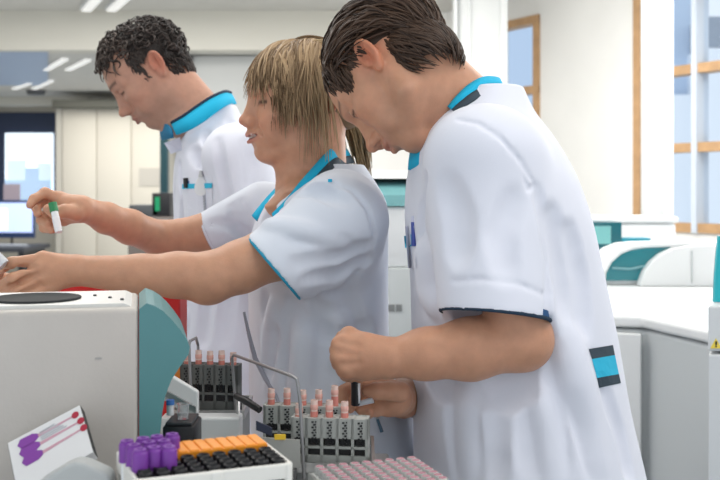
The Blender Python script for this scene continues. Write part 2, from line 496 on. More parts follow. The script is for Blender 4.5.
def merge(parts):
    V = []; F = []; cols = []; o = 0
    for v, f, c in parts:
        V.append(v); cols.append(c); F += [tuple(int(i) + o for i in q) for q in f]; o += len(v)
    return np.concatenate(V), F, np.concatenate(cols)
def tones(T, dark, light):
    a = T[:, :1]; return np.array(dark) * (1 - a) + np.array(light) * a

def band(pts_a, pts_b, th, name, m, parent, sub=6, out=None):
    """cloth strip between two space curves, th thick"""
    def rs(p, n):
        p = np.array(p, float); t = np.linspace(0, len(p) - 1, n); i = np.clip(t.astype(int), 0, len(p) - 2); f = t - i
        pm = np.concatenate([[2*p[0]-p[1]], p, [2*p[-1]-p[-2]]])
        a, b, c, d = pm[i], pm[i+1], pm[i+2], pm[i+3]; f = f[:, None]
        return .5 * ((2*b) + (-a + c)*f + (2*a - 5*b + 4*c - d)*f**2 + (-a + 3*b - 3*c + d)*f**3)
    n = sub * (max(len(pts_a), len(pts_b)) - 1) + 1
    A, B = rs(pts_a, n), rs(pts_b, n); V = []; F = []
    for i in range(n):
        t = A[min(i+1, n-1)] - A[max(i-1, 0)]; nn = np.cross(t, B[i] - A[i]); nn = unit(nn)
        for e in (1, -1):
            for u in (0, .5, 1): V.append(A[i] * (1-u) + B[i] * u + nn * e * th * (.5 + (.15 if u == .5 else 0)))
    for i in range(n - 1):
        a, b = i*6, (i+1)*6
        F += [(a, a+1, b+1, b), (a+1, a+2, b+2, b+1), (a+3, b+3, b+4, a+4), (a+4, b+4, b+5, a+5), (a, b, b+3, a+3), (a+2, a+5, b+5, b+2)]
    F += [(0, 3, 4, 1), (1, 4, 5, 2)]; e = (n-1)*6; F += [(e, e+1, e+4, e+3), (e+1, e+2, e+5, e+4)]
    return mesh_np(name, np.array(V), F, m, parent)

def tuck(v, cv, exposed):
    """keeps the body under the cloth except in the exposed zones (tapered capsules a, b, r)"""
    for i0 in range(0, v.n[0], 8):
        i1 = min(i0 + 8, v.n[0]); x = v.ax[0][i0:i1][:, None, None]; y = v.ax[1][None, :, None]; z = v.ax[2][None, None, :]
        D = v.D[i0:i1]
        near = D < .02
        if not near.any(): continue
        I = np.argwhere(near); pts = np.stack([v.ax[0][I[:, 0] + i0], v.ax[1][I[:, 1]], v.ax[2][I[:, 2]]], 1).astype(float)
        q = (pts - cv.lo) / cv.h; inside = np.all((q >= 0) & (q <= cv.n - 1), axis=1)
        c = np.full(len(pts), .06); c[inside] = cv.at(pts[inside])
        c = c + .006
        for a, b, r in exposed:
            a = np.asarray(a, float); ba = np.asarray(b, float) - a; pa = pts - a
            h = np.clip((pa @ ba) / (ba @ ba + 1e-9), 0, 1)
            c = np.minimum(c, np.linalg.norm(pa - h[:, None] * ba, axis=1) - r)
        D[near] = np.maximum(D[near], c)
SKIN = mat('skin', (.6, .35, .25), .48, spec=.4, sss=.22, attr='tint', noise=.07, nscale=55, bump=.12, bscale=420)
CLOTH = mat('white_cotton', (.73, .745, .83), .85, spec=.15, sheen=.2, bump=.15, bscale=900)
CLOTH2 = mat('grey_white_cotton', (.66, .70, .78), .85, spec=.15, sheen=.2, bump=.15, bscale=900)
TURQ = mat('turquoise_trim', (.02, .42, .66), .8, spec=.2, bump=.2, bscale=900)
NAVY = mat('navy_trim', (.025, .045, .075), .8, spec=.2)
CHARC = mat('charcoal_trim', (.055, .075, .095), .8, spec=.2)
HAIRM = mat('hair', (.1, .06, .04), .5, spec=.35, attr='tint')

def patch(cv, quad, nx, ny, o, th, name, m, parent, dflt):
    """cloth patch that follows the garment; quad = four photo corners tl, tr, br, bl"""
    tl, tr, br, bl = [np.array(p, float) for p in quad]; G = np.zeros((ny+1, nx+1, 3)); Dd = np.zeros((ny+1, nx+1)); XY = np.zeros((ny+1, nx+1, 2))
    for j in range(ny+1):
        for i in range(nx+1):
            u, w = i/nx, j/ny; p = (tl*(1-u)+tr*u)*(1-w) + (bl*(1-u)+br*u)*w; XY[j, i] = p
            d = cv.hit(p[0], p[1]); Dd[j, i] = np.nan if d is None or abs(d - dflt) > .2 else d
    md = np.nanmedian(Dd) if not np.all(np.isnan(Dd)) else dflt
    Dd = np.where(np.isnan(Dd), md, Dd)
    for it in range(2):
        Q = np.pad(Dd, 1, mode='edge'); Dd = np.minimum(Dd, .5*Dd + .125*(Q[:-2,1:-1]+Q[2:,1:-1]+Q[1:-1,:-2]+Q[1:-1,2:]))
    V = []; n1 = (nx+1)*(ny+1)
    for s_ in (0, 1):
        for j in range(ny+1):
            for i in range(nx+1): V.append(P(XY[j,i,0], XY[j,i,1], Dd[j,i] - o + (th if s_ else 0)))
    F = []
    id_ = lambda s_, j, i: s_*n1 + j*(nx+1) + i
    for j in range(ny):
        for i in range(nx):
            F.append((id_(0,j,i), id_(0,j+1,i), id_(0,j+1,i+1), id_(0,j,i+1))); F.append((id_(1,j,i), id_(1,j,i+1), id_(1,j+1,i+1), id_(1,j+1,i)))
    for i in range(nx):
        F.append((id_(0,0,i), id_(0,0,i+1), id_(1,0,i+1), id_(1,0,i))); F.append((id_(0,ny,i), id_(1,ny,i), id_(1,ny,i+1), id_(0,ny,i+1)))
    for j in range(ny):
        F.append((id_(0,j,0), id_(1,j,0), id_(1,j+1,0), id_(0,j+1,0))); F.append((id_(0,j,nx), id_(0,j+1,nx), id_(1,j+1,nx), id_(1,j,nx)))
    o_ = mesh_np(name, np.array(V), F, m, parent, smooth=False); o_['d'] = float(md); del o_['d']
    return o_, float(md)
def legs(root, pelvis, facing, h=.93, cloth=CLOTH, stance=.10):
    """white trousers and shoes down to the floor"""
    f = unit((math.cos(facing), math.sin(facing), 0)); l = np.array((-f[1], f[0], 0)); p = np.array(pelvis, float)
    v = Vol(p - (.32, .32, p[2]), (p[0] + .32, p[1] + .32, h + .06), .011)
    v.ell((p[0], p[1], h - .06), (.15, .165, .12), np.stack([f, l, np.array((0, 0, 1.))], 1), .02)
    for s in (1, -1):
        hip = p + l * s * .085; hip[2] = h - .06; kn = p + l * s * stance + f * .03; kn[2] = .50; an = p + l * s * (stance + .01) - f * .01; an[2] = .05
        v.cap(hip, kn, .092, .072, .03); v.cap(kn, an, .072, .062, .02, cut=(0, 0, -1))
    V, F = v.mesh(); mesh_np('trousers', V, F, cloth, root)
    for s in (1, -1):
        an = p + l * s * (stance + .01); v = Vol((an[0]-.2, an[1]-.2, 0), (an[0]+.2, an[1]+.2, .13), .006)
        a = an - f * .06; b = an + f * .13; a[2] = .05; b[2] = .035
        v.cap(a, b, .045, .036, .01); v.cap(a + (0, 0, .03), a + (0, 0, .05), .045, .043, .02)
        v.put((an[0]-.2, an[1]-.2, -.1), (an[0]+.2, an[1]+.2, .2), lambda x, y, z: (0.003 - z) + 0*x + 0*y, 0, 'and')
        V, F = v.mesh(); mesh_np('shoe', V, F, mat('shoe_leather', (.75, .75, .76), .5), root)
# ------------------------------------------------------------------ the man on the right
VX = .0026
def build_right():
    D = 1.6
    H = Head(P(391, 75.4, 1.57), np.radians(163), np.radians(59.6), np.radians(21), .975)
    root = empty('person', (.26, D, 0), 'brown-haired man in white coat bending over the racks, hands at the tubes', 'person')
    v = Vol((-.10, 1.26, .86), (.46, 1.88, 1.70), VX)
    sculpt_head(v, H)
    # neck and hidden torso
    v.cap(H.w((-.036, 0, -.020)), P(468, 118, D), .058, .064, .03)
    v.cap(H.w((-.005, 0, -.05)), P(447, 140, D), .042, .052, .03)
    v.stack([(.88, .262, D, .135, .15), (1.05, .25, D, .125, .14), (1.22, .23, D, .12, .145), (1.36, .20, D, .11, .16), (1.42, .19, D, .09, .14), (1.47, .185, D, .06, .08)], k=.02)
    # left arm: near the camera
    sh, el, wr = P(488, 160, 1.44), P(522, 340, 1.41), P(392, 358, 1.39)
    v.chain([sh, (sh+el)/2, el], [.056, .050, .043], .02)
    el2 = P(500, 345, 1.405)
    v.chain([el, P(470, 349, 1.40), P(425, 354, 1.393), wr], [.040, .042, .034, .0265], .015)
    # left hand: loose fist seen from its back
    hd = 1.385
    mcp = [P(349, 336, 1.40), P(341, 345, 1.383), P(340, 358, 1.376), P(346, 369, 1.378)]
    for m_, r in zip(mcp, (.0125, .013, .0125, .012)): v.cap(P(386, 358, 1.39), m_, .021, r, .014)
    v.ell(P(366, 356, 1.388), (.032, .016, .030), np.eye(3), .012)
    v.ell(P(362, 366, 1.40), (.025, .018, .020), np.eye(3), .012)
    ch = []
    pip = [P(343, 338, 1.437), P(337, 350, 1.425), P(339, 363, 1.418), P(347, 374, 1.414)]
    dip = [P(352, 350, 1.452), P(347, 360, 1.446), P(348, 370, 1.44), P(354, 377, 1.432)]
    tip = [P(361, 360, 1.445), P(356, 368, 1.442), P(356, 375, 1.436), P(360, 378, 1.424)]
    for a in zip(mcp, pip, dip, tip): ch.append(a)
    finger_chains(v, ch, .0095, .005)
    v.chain([P(374, 352, 1.405), P(364, 352, 1.432), P(358, 362, 1.440), P(357, 373, 1.430)], [.016, .0125, .011, .009], .006)
    for m_ in mcp: v.cap(m_, m_, .0125, None, .006)
    for (ax, ay, bx_, by_) in ((337, 340, 358, 345), (334, 352, 356, 354), (338, 365, 358, 364)):
        da, db = v.hit(ax + 4, ay, dflt=1.37), v.hit(bx_, by_, dflt=1.37)
        v.cap(P(ax + 3, ay, da - .004), P(bx_, by_, db - .0045), .0055, .005, .006, 'sub')
    # right hand and forearm beyond it
    wr2 = P(403, 399, 1.575); fa = P(416, 393, 1.70)
    v.chain([P(490, 250, 1.76), P(425, 376, 1.80), fa, wr2], [.05, .043, .038, .0285], .015)
    v.cap(wr2, P(396, 398, 1.49), .0262, .021, .012)
    v.ell(P(395, 398, 1.486), (.024, .020, .0240), np.eye(3), .012)
    kn = [P(384, 386, 1.478), P(382, 393, 1.486), P(383, 401, 1.488), P(387, 408, 1.482)]
    for m_ in kn: v.cap(P(399, 399, 1.51), m_, .0195, .0115, .012)
    finger_chains(v, [
        (kn[0], P(355, 383, 1.484), P(343, 391, 1.468), P(342, 405, 1.452)),
        (kn[1], P(360, 391, 1.492), P(349, 398, 1.478), P(350, 409, 1.458)),
        (kn[2], P(368, 402, 1.486), P(361, 408, 1.468), P(362, 412, 1.452)),
        (kn[3], P(376, 410, 1.474), P(368, 413, 1.458), P(370, 413, 1.446))], .0088, .005)
    v.chain([P(400, 392, 1.455), P(388, 391, 1.442), P(376, 391, 1.438), P(367, 391, 1.437)], [.0155, .0125, .0115, .0085], .007)
    cv = Vol((-.02, 1.24, .70), (.60, 1.90, 1.56), .0034)
    cv.stack([(.70, .275, D, .20, .215), (.886, .268, D, .182, .205), (1.014, .253, D, .168, .198), (1.126, .242, D, .159, .195), (1.222, .230, D, .150, .198),
              (1.32, .214, D, .142, .205), (1.38, .205, D, .128, .195), (1.43, .197, D, .108, .165), (1.475, .197, D, .078, .115), (1.512, .212, D, .046, .085)], yaw=0, n=2.3, k=.01)
    cv.ell(P(486, 150, 1.43), (.075, .065, .06), np.eye(3), .03)
    cv.ell(P(486, 150, 1.77), (.075, .065, .06), np.eye(3), .03)
    s0, s1 = P(484, 168, 1.435), P(495, 316, 1.40)
    hem = unit(P(548, 324, 1.40) - P(438, 312, 1.40)); cut = np.array((-hem[2], 0, hem[0])); cut = cut if cut[2] < 0 else -cut
    cut = unit(cut + np.array((0, -.22, 0)))
    cv.cap(s0, s1, .082, .079, .035, cut=cut, sy=1.25)
    # far sleeve
    cv.cap(P(480, 160, 1.76), P(500, 300, 1.74), .078, .075, .03, cut=(0, 0, -1))
    # creases
    cv.crease([(541, 190), (547, 225), (552, 262), (551, 300), (550, 330)], .010, .007, .008)         # sleeve against the back
    cv.crease([(424, 176), (420, 215), (421, 262), (432, 312)], .009, .006, .008)
    for pix, r, dp in [([(457, 119), (478, 123), (500, 137), (520, 160), (535, 184)], .0035, .0028), ([(535, 186), (529, 190), (524, 176)], .004, .003),
                       ([(450, 281), (480, 279), (520, 284), (549, 296)], .004, .0016),
                       ([(440, 190), (452, 215), (450, 250)], .03, .003), ([(520, 200), (505, 235), (512, 270)], .03, .003),
                       ([(560, 215), (568, 260), (575, 310)], .02, .004), ([(575, 230), (585, 280), (588, 330)], .015, .003),
                       ([(545, 345), (556, 400), (560, 470)], .02, .008), ([(575, 395), (588, 430), (600, 475)], .014, .006), ([(520, 380), (530, 420), (535, 475)], .03, .006),
                       ([(455, 385), (452, 420), (458, 475)], .035, .006), ([(490, 380), (495, 430), (490, 475)], .025, .005),
                       ([(415, 345), (440, 385), (480, 395)], .02, .004), ([(606, 385), (622, 430), (632, 475)], .010, .003)]:
        cv.crease(pix, r, dp, .012 if r > .006 else .002)
    for pix, r, dp in [([(565, 340), (580, 400), (590, 470)], .02, .006), ([(475, 385), (474, 430), (476, 475)], .02, .005), ([(430, 250), (434, 290), (440, 305)], .02, .002),
                       ([(540, 395), (548, 440), (552, 475)], .015, .004)]:
        cv.crease(pix, r, dp, .015, 'add')
    tuck(v, cv, [(H.c, H.c, .16), (P(450, 105, D), P(440, 110, D), .085), (P(497, 335, 1.40), P(440, 350, 1.40), .085), (P(440, 350, 1.40), P(360, 358, 1.40), .09), (P(414, 399, 1.54), P(360, 400, 1.47), .06), (P(420, 392, 1.70), P(414, 399, 1.53), .06), (P(425, 376, 1.80), P(420, 392, 1.70), .06)])
    V, F = v.mesh()
    col = head_tint(H, V, (.52, .27, .17), (.40, .16, .12), (.07, .04, .025), beard=.18, flush=.25)
    body = mesh_np('body', V, F, SKIN, root, col)
    # hair
    parts = []
    hv = Vol(H.c - .17, H.c + .17, .003)
    H.ell(hv, (-.022, 0, .034), (.101, .080, .086), 0)
    H.ell(hv, (-.050, 0, -.030), (.052, .061, .066), .02)
    # keep it off the face, ears and neck
    def planes(x, y, z):
        sh_ = np.broadcast_shapes(x.shape, y.shape, z.shape)
        X = np.stack([np.broadcast_to(t, sh_) for t in (x, y, z)], -1); q = H.l(X)
        fr = q[..., 0] - (.062 - .30 * np.maximum(0, .08 - q[..., 2]))           # hairline over brow and temples
        nape = np.where(q[..., 0] > -.012, -.012, -.066 + .25 * np.minimum(0, q[..., 0] + .05)) - q[..., 2]
        return np.maximum(fr, nape)
    hv.put(H.c - .17, H.c + .17, planes, .006, 'and')
    for sg in (1, -1):
        H.ell(hv, (.004, sg*.088, -.012), (.024, .022, .034), .006, 'sub')
    hV, hF = hv.mesh(); parts.append((hV, hF, np.tile((.045, .027, .018), (len(hV), 1))))
    S1, S0 = (.104, .083, .089), (-.022, 0, .034)
    def hairy(p):
        if p[2] < (-.006 if p[0] > -.012 else -.062): return False
        if p[0] > .058 - .30 * max(0, .08 - p[2]): return False
        if abs(p[1]) > .05 and -.045 < p[0] and p[2] < .024 and p[0] < .026: return False
        return True
    def flow(p, u, tn):
        sd = np.sign(p[1]) * min(1, abs(p[1]) / .06); back = max(0, -p[0] - .02) / .08
        return (-1.0 + .5 * back, sd * .10 - .5 * sd * back * .4, -.05 - 1.3 * back - .30 * abs(sd))
    a, b, T = strands(H, scalp_roots(1800, lambda p: hairy(p) and not (abs(p[1]) > .05 and p[2] < .048 and p[0] > -.012), S1, S0), flow, 12, .0072, .009, .0021, wave=.0026, wfreq=75, jitter=.28, surf=S1, sc=S0)
    keep = H.l(a)
    parts.append((a, b, tones(T, (.018, .009, .006), (.078, .043, .026))))
    S2, S20 = (.056, .065, .070), (-.050, 0, -.030)
    a, b, T = strands(H, scalp_roots(900, lambda p: -.050 - .25*max(0, -p[0]-.05) < p[2] < .020 and p[0] < -.026, S2, S20), lambda p, u, tn: (-.12, -.5 * p[1] / .06, -1), 8, .006, .004, .0020, wave=.0015, wfreq=75, jitter=.35, surf=S2, sc=S20)
    parts.append((a, b, tones(T, (.018, .009, .006), (.066, .037, .023))))
    # front locks that fall towards the forehead
    roots = [p for p in scalp_roots(1500, lambda p: hairy(p) and p[0] > .018 and p[2] > .02, S1, S0)][:420]
    a, b, T = strands(H, roots, lambda p, u, tn: (.55, .30 * np.sign(p[1]), -.75), 6, .0062, .006, .0022, wave=.002, wfreq=90, jitter=.4, surf=S1, sc=S0)
    parts.append((a, b, tones(T, (.018, .009, .006), (.075, .042, .026))))
    # temple and sideburn
    roots = [p for p in scalp_roots(1200, lambda p: hairy(p) and abs(p[1]) > .05 and p[0] > -.02 and p[2] < .05, S1, S0)][:260]
    a, b, T = strands(H, roots, lambda p, u, tn: (-.15, 0, -1), 6, .0042, .002, .0018, jitter=.3, surf=(.101, .080, .094), sc=S0)
    parts.append((a, b, tones(T, (.022, .012, .008), (.085, .050, .034))))
    hV, hF, hc = merge(parts)
    mesh_np('hair', hV, hF, HAIRM, root, hc)
    # ---- coat
    # hollow sleeve, neck opening
    cv.cap(s0 + (s1 - s0) * .985, s1 + (s1 - s0) * .4, .066, .072, .004, 'sub', sy=1.25)
    cv.cap(P(500, 280, 1.74), P(502, 330, 1.74), .069, .069, .003, 'sub')
    cv.cap(H.w((-.03, 0, -.03)), P(468, 116, D), .062, .068, .006, 'sub')
    V, F = cv.mesh()
    coat = mesh_np('coat', V, F, CLOTH, root)
    # trims
    ring = []
    for t in np.linspace(0, 2*PI, 41):
        u = np.array((math.cos(t), math.sin(t)));
        ex = unit(np.array((1, 0, 0)) - cut * cut[0]); ey = unit(np.cross(cut, ex))
        ring.append(s1 + ex * u[0] * .0765 + ey * u[1] * .0765 / 1.25 - cut * .001)
    mb = MB(); mb.tube(ring[:-1] + [ring[0]], .0030, 8); mb.build('sleeve_trim', NAVY, root, True)
    mb = MB()
    inner = [p + cut * (-.012) + (s1 - p) * .03 for p in ring]
    for i in range(40): mb.quad((ring[i], ring[i+1], inner[i+1] , inner[i]))
    mb.build('sleeve_lining', mat('blue_lining', (.012, .07, .19), .8), root, True)
    # collar: turquoise stand and dark band round the neck
    A = [P(448, 107, 1.515), P(458, 95, 1.515), P(470, 84, 1.53), P(484, 77, 1.56), P(498, 78, 1.61), P(500, 84, 1.66)]
    B = [P(452, 110, 1.507), P(462, 101, 1.505), P(474, 92, 1.515), P(488, 86, 1.55), P(502, 87, 1.61), P(502, 92, 1.67)]
    E = [P(456, 114, 1.498), P(467, 105, 1.495), P(480, 97, 1.503), P(496, 92, 1.545), P(511, 95, 1.61), P(508, 100, 1.68)]
    band(A, B, .004, 'collar', TURQ, root)
    band(B, E, .004, 'collar_band', CHARC, root)
    A = [P(424, 142, 1.52), P(417, 149, 1.535), P(411, 152, 1.57)]; B = [P(427, 158, 1.50), P(418, 166, 1.515), P(409, 170, 1.56)]
    band(A, B, .004, 'collar_front', TURQ, root)
    # striped half belt on the back
    SKY = mat('sky_trim', (.03, .46, .68), .8)
    patch(cv, ((589, 349), (613, 345), (615, 355), (592, 359)), 6, 2, .003, .006, 'belt_band', CHARC, root, 1.5)
    patch(cv, ((592, 359), (615, 355), (619, 374), (597, 378)), 6, 3, .003, .006, 'belt_stripe', SKY, root, 1.5)
    patch(cv, ((597, 378), (619, 374), (621, 383), (599, 388)), 6, 2, .003, .006, 'belt_band', CHARC, root, 1.5)
    pk, d = patch(cv, ((405, 226), (414, 226), (416, 268), (408, 268)), 3, 4, .004, .005, 'pocket', CLOTH, root, 1.55)
    patch(cv, ((404, 236), (412, 234), (412, 246), (405, 248)), 3, 2, .007, .004, 'pocket_stripe', SKY, pk, 1.55)
    legs(root, (.27, D, 0), PI, .93)
    return root, cv
# ------------------------------------------------------------------ the woman
def build_woman():
    D = 1.8
    H = Head(P(301, 102, D), np.radians(197), np.radians(1), np.radians(0), .965, .93)
    root = empty('person', (-.07, D, 0), 'smiling blonde woman with ponytail in white tunic holding up a tube', 'person')
    v = Vol((-.60, 1.44, .88), (.10, 2.10, 1.65), .0024)
    sculpt_head(v, H, True, True, -.034)
    v.cap(H.w((-.030, 0, -.030)), P(318, 178, D), .050, .052, .03)
    v.cap(H.w((.0, 0, -.06)), P(300, 190, D), .036, .045, .03)
    v.stack([(.90, -.06, D, .10, .13), (1.08, -.077, D, .095, .115), (1.24, -.078, D, .10, .14), (1.305, -.07, D, .085, .15), (1.345, -.065, D, .07, .12), (1.37, -.06, D, .05, .07)], yaw=np.radians(14), k=.02)
    v.cap(P(300, 205, 1.74), P(272, 236, 1.76), .04, .05, .03)
    # left arm, reaching across in front
    sh, el, wr = P(345, 214, 1.63), P(214, 276, 1.56), P(84, 271, 1.525)
    v.chain([sh, P(280, 250, 1.595), P(240, 267, 1.573), el, P(178, 275, 1.55), P(140, 275, 1.54), wr], [.052, .045, .040, .0375, .0345, .0305, .0235], .012)
    v.cap(P(208, 282, 1.553), P(206, 285, 1.555), .030, .03, .015)
    # left hand over the lid
    v.ell(P(66, 271, 1.520), (.026, .018, .024), np.eye(3), .010)
    kn = [P(43, 259, 1.508), P(40, 268, 1.498), P(41, 279, 1.497), P(50, 287, 1.503)]
    for k_, r in zip(kn, (.0130, .0125, .0120, .0110)): v.cap(P(76, 270, 1.522), k_, .0200, r, .007)
    finger_chains(v, [
        (kn[0], P(12, 263, 1.492), P(0, 269, 1.512), P(-2, 278, 1.528)),
        (kn[1], P(13, 279, 1.478), P(1, 286, 1.492), P(0, 292, 1.508)),
        (kn[2], P(18, 291, 1.478), P(5, 294, 1.490), P(-4, 294, 1.502)),
        (kn[3], P(30, 297, 1.488), P(18, 299, 1.494), P(7, 297, 1.502))], .0088, .0025)
    for (ax, ay, bx_, by_) in ((8, 271, 34, 266), (10, 286, 36, 275), (22, 294, 40, 285)):
        da, db = v.hit(ax, ay, dflt=1.49), v.hit(bx_, by_, dflt=1.49)
        v.cap(P(ax, ay, da - .001), P(bx_, by_, db - .0038), .0045, .0045, .004, 'sub')
    v.chain([P(66, 275, 1.540), P(44, 282, 1.555), P(20, 282, 1.555), P(3, 278, 1.545)], [.016, .0125, .011, .009], .006)
    # right arm beyond, right hand holding a tube
    sh2, el2, wr2 = P(258, 212, 1.95), P(160, 239, 1.90), P(84, 209, 1.735)
    v.chain([sh2, P(205, 233, 1.925), el2, P(130, 227, 1.83), P(106, 218, 1.785), wr2], [.048, .036, .033, .0305, .0265, .0210], .012)
    v.ell(P(72, 208, 1.722), (.026, .015, .021), np.eye(3), .010)
    kn = [P(60, 198, 1.732), P(59, 204, 1.742), P(61, 212, 1.745), P(64, 220, 1.740)]
    for k_, r in zip(kn, (.012, .0118, .0115, .0105)): v.cap(P(80, 209, 1.73), k_, .0185, r, .010)
    finger_chains(v, [
        (kn[0], P(45, 193, 1.722), P(34, 199, 1.706), P(30, 205, 1.695)),
        (kn[1], P(45, 199, 1.740), P(36, 207, 1.722), P(38, 214, 1.704)),
        (kn[2], P(48, 213, 1.742), P(41, 220, 1.724), P(48, 224, 1.706)),
        (kn[3], P(51, 222, 1.738), P(44, 228, 1.722), P(52, 230, 1.706))], .0088, .004)
    v.chain([P(76, 213, 1.710), P(65, 211, 1.693), P(56, 213, 1.685), P(48, 209, 1.684)], [.0145, .0115, .0105, .0085], .005)
    cv = Vol((-.34, 1.50, .70), (.18, 2.12, 1.46), .0033)
    yw = np.radians(14)
    cv.stack([(.70, -.04, D, .165, .19), (.864, -.042, D, .150, .182), (.972, -.058, D, .138, .178), (1.08, -.075, D, .122, .162), (1.152, -.077, D, .121, .165),
              (1.242, -.078, D, .120, .178), (1.29, -.072, D, .113, .180), (1.33, -.062, D, .100, .160), (1.365, -.054, D, .076, .115), (1.395, -.048, D, .052, .075)], yaw=yw, n=2.3, k=.01)
    s0, s1 = P(342, 220, 1.635), P(274, 268, 1.585)
    cut = unit(np.array((-.76, -.12, -.65)))
    cv.cap(P(340, 208, 1.66), P(338, 216, 1.64), .062, .07, .03)
    cv.cap(s0, s1, .073, .066, .03, cut=cut)
    cv.cap(P(350, 250, 1.66), P(305, 282, 1.63), .045, .04, .03, cut=cut)
    f0, f1 = P(264, 212, 1.955), P(209, 234, 1.928); cutf = unit(np.array((-.86, 0, -.38)))
    cv.cap(f0, f1, .060, .044, .03, cut=cutf)
    for pix, r, dp in [([(333, 182), (352, 190), (368, 208), (375, 235), (370, 262), (358, 275)], .0045, .0035),
                       ([(358, 276), (345, 292), (320, 300), (303, 303)], .009, .007), ([(240, 236), (256, 262), (280, 290), (300, 306)], .006, .005),
                       ([(262, 218), (290, 222), (325, 234)], .016, .005), ([(290, 237), (315, 241), (350, 246)], .015, .0045), ([(285, 205), (312, 205), (345, 214)], .014, .004),
                       ([(300, 262), (335, 262), (368, 252)], .018, .006), ([(310, 280), (340, 276), (368, 262)], .012, .004), ([(300, 190), (320, 192), (348, 200)], .012, .003),
                       ([(252, 228), (262, 250), (285, 282)], .003, .0012),
                       ([(262, 300), (268, 335), (262, 380)], .016, .005), ([(290, 310), (282, 345), (285, 400)], .022, .006), ([(320, 312), (325, 350), (318, 400)], .020, .005),
                       ([(352, 300), (362, 340), (356, 390)], .022, .006), ([(300, 320), (335, 340), (372, 330)], .018, .004), ([(330, 370), (350, 380), (380, 372)], .016, .004),
                       ([(240, 200), (246, 225), (250, 250)], .01, .005), ([(232, 205), (236, 225), (246, 240)], .01, .005), ([(212, 222), (230, 224), (245, 232)], .01, .003)]:
        cv.crease(pix, r, dp, .010 if r > .007 else .002)
    for pix, r, dp in [([(276, 305), (274, 345), (272, 385)], .014, .005), ([(305, 315), (303, 350), (300, 395)], .016, .004), ([(270, 226), (300, 230), (340, 240)], .012, .003), ([(340, 320), (342, 350), (338, 390)], .016, .004)]:
        cv.crease(pix, r, dp, .012, 'add')
    tuck(v, cv, [(H.c, H.c, .15), (P(312, 150, D), P(300, 175, 1.78), .075), (P(300, 175, 1.77), P(284, 200, 1.75), .036), (P(258, 264, 1.58), P(214, 276, 1.56), .085), (P(214, 276, 1.56), P(20, 276, 1.52), .10), (P(186, 238, 1.915), P(160, 239, 1.90), .06), (P(160, 239, 1.90), P(50, 209, 1.73), .09)])
    V, F = v.mesh()
    col = head_tint(H, V, (.54, .29, .185), (.45, .16, .14), (.20, .13, .08), flush=.45, browamt=.85, lash=.0042, ear_x=-.034)
    # teeth between the smiling lips
    q = H.l(V); ay = np.abs(q[:, 1]); zc = -.0742 + ay / .023 * .0070; on = (q[:, 0] > .076) & (ay < .0245)
    t = (on * .85 * np.exp(-((q[:, 2] - zc) / .0030)**4))[:, None]; col = col * (1 - t) + np.array((.16, .045, .04)) * t
    t = (on * (ay < .018) * (q[:, 0] < .0995) * .85 * np.exp(-((q[:, 2] - zc - .0022) / .0022)**4))[:, None]; col = col * (1 - t) + np.array((.72, .68, .63)) * t
    mesh_np('body', V, F, SKIN, root, col)
    # ---- hair
    parts = []
    hv = Vol(H.c - .17, H.c + .17, .003)
    H.ell(hv, (-.016, 0, .034), (.104, .082, .095), 0)
    H.ell(hv, (-.075, 0, .0), (.045, .055, .065), .02)
    def planes(x, y, z):
        sh_ = np.broadcast_shapes(x.shape, y.shape, z.shape)
        q = H.l(np.stack([np.broadcast_to(t, sh_) for t in (x, y, z)], -1))
        return np.maximum(q[..., 0] - (.060 - .75 * np.maximum(0, .085 - q[..., 2])), -.055 - q[..., 2])
    hv.put(H.c - .17, H.c + .17, planes, .006, 'and')
    for sg in (1, -1): H.ell(hv, (-.022, sg*.088, -.010), (.030, .024, .036), .006, 'sub')
    hV, hF = hv.mesh(); parts.append((hV, hF, np.tile((.20, .135, .075), (len(hV), 1))))
    S1, S0 = (.106, .084, .091), (-.016, 0, .032)
    dk, lt = (.12, .070, .034), (.48, .33, .19)
    def top(x, y): return (x, y, S0[2] + S1[2] * math.sqrt(max(.02, 1 - ((x - S0[0]) / S1[0])**2 - (y / S1[1])**2)))
    # swept back to the tail
    def hairy(p): return p[2] > -.05 and p[0] < .03 - .3 * max(0, .05 - p[2]) and not (abs(p[1]) > .040 and p[2] < .045 and p[0] > -.072)
    a, b, T = strands(H, scalp_roots(420, hairy, S1, S0), lambda p, u, tn: np.array((-.118, 0, -.005)) - p, 13, .0075, .006, .0026, wave=.001, wfreq=50, jitter=.15, surf=S1, sc=S0)
    parts.append((a, b, tones(T, dk, (.42, .30, .17))))
    # fringe
    roots = [top(rng.uniform(-.005, .050), rng.uniform(-.055, .066)) for _ in range(380)]
    def fringe(p, u, tn):
        return (.75 - .68 * u, .12 * np.sign(p[1]) + .8 * p[1] / .08, -.55 - .6 * u)
    a, b, T = strands(H, roots, fringe, 15, .0085, .007, .0023, wave=.0008, wfreq=40, jitter=.16, surf=S1, sc=S0, gravity=.72)
    parts.append((a, b, tones(T, dk, lt)))
    # side hair falling before the ear
    roots = [top(rng.uniform(-.045, .055), sg * rng.uniform(.004, .035)) for sg in (1, 1, 1, -1) for _ in range(100)]
    def side(p, u, tn):
        tx = .068 + .45 * min(p[2], .03) - .046 * tn
        return ((tx - p[0]) * 9 * (1 - .6 * u) , np.sign(p[1]) * (.9 if p[2] > .07 else .05 + .0), -.55 - 1.0 * u)
    a, b, T = strands(H, roots, side, 19, .0092, .008, .0021, wave=.0014, wfreq=30, jitter=.16, surf=S1, sc=S0, gravity=.60)
    parts.append((a, b, tones(T, dk, lt)))
    # long thin wisps to the collar
    roots = [top(rng.uniform(-.03, .035), rng.uniform(.01, .045)) for _ in range(60)]
    def wisp(p, u, tn): return ((.018 - .05 * tn - p[0]) * 7, .9 if p[2] > .07 else -.02, -.6 - u)
    a, b, T = strands(H, roots, wisp, 27, .0094, .010, .0015, wave=.0025, wfreq=22, jitter=.2, surf=S1, sc=S0, gravity=.42)
    parts.append((a, b, tones(T, (.22, .15, .08), lt)))
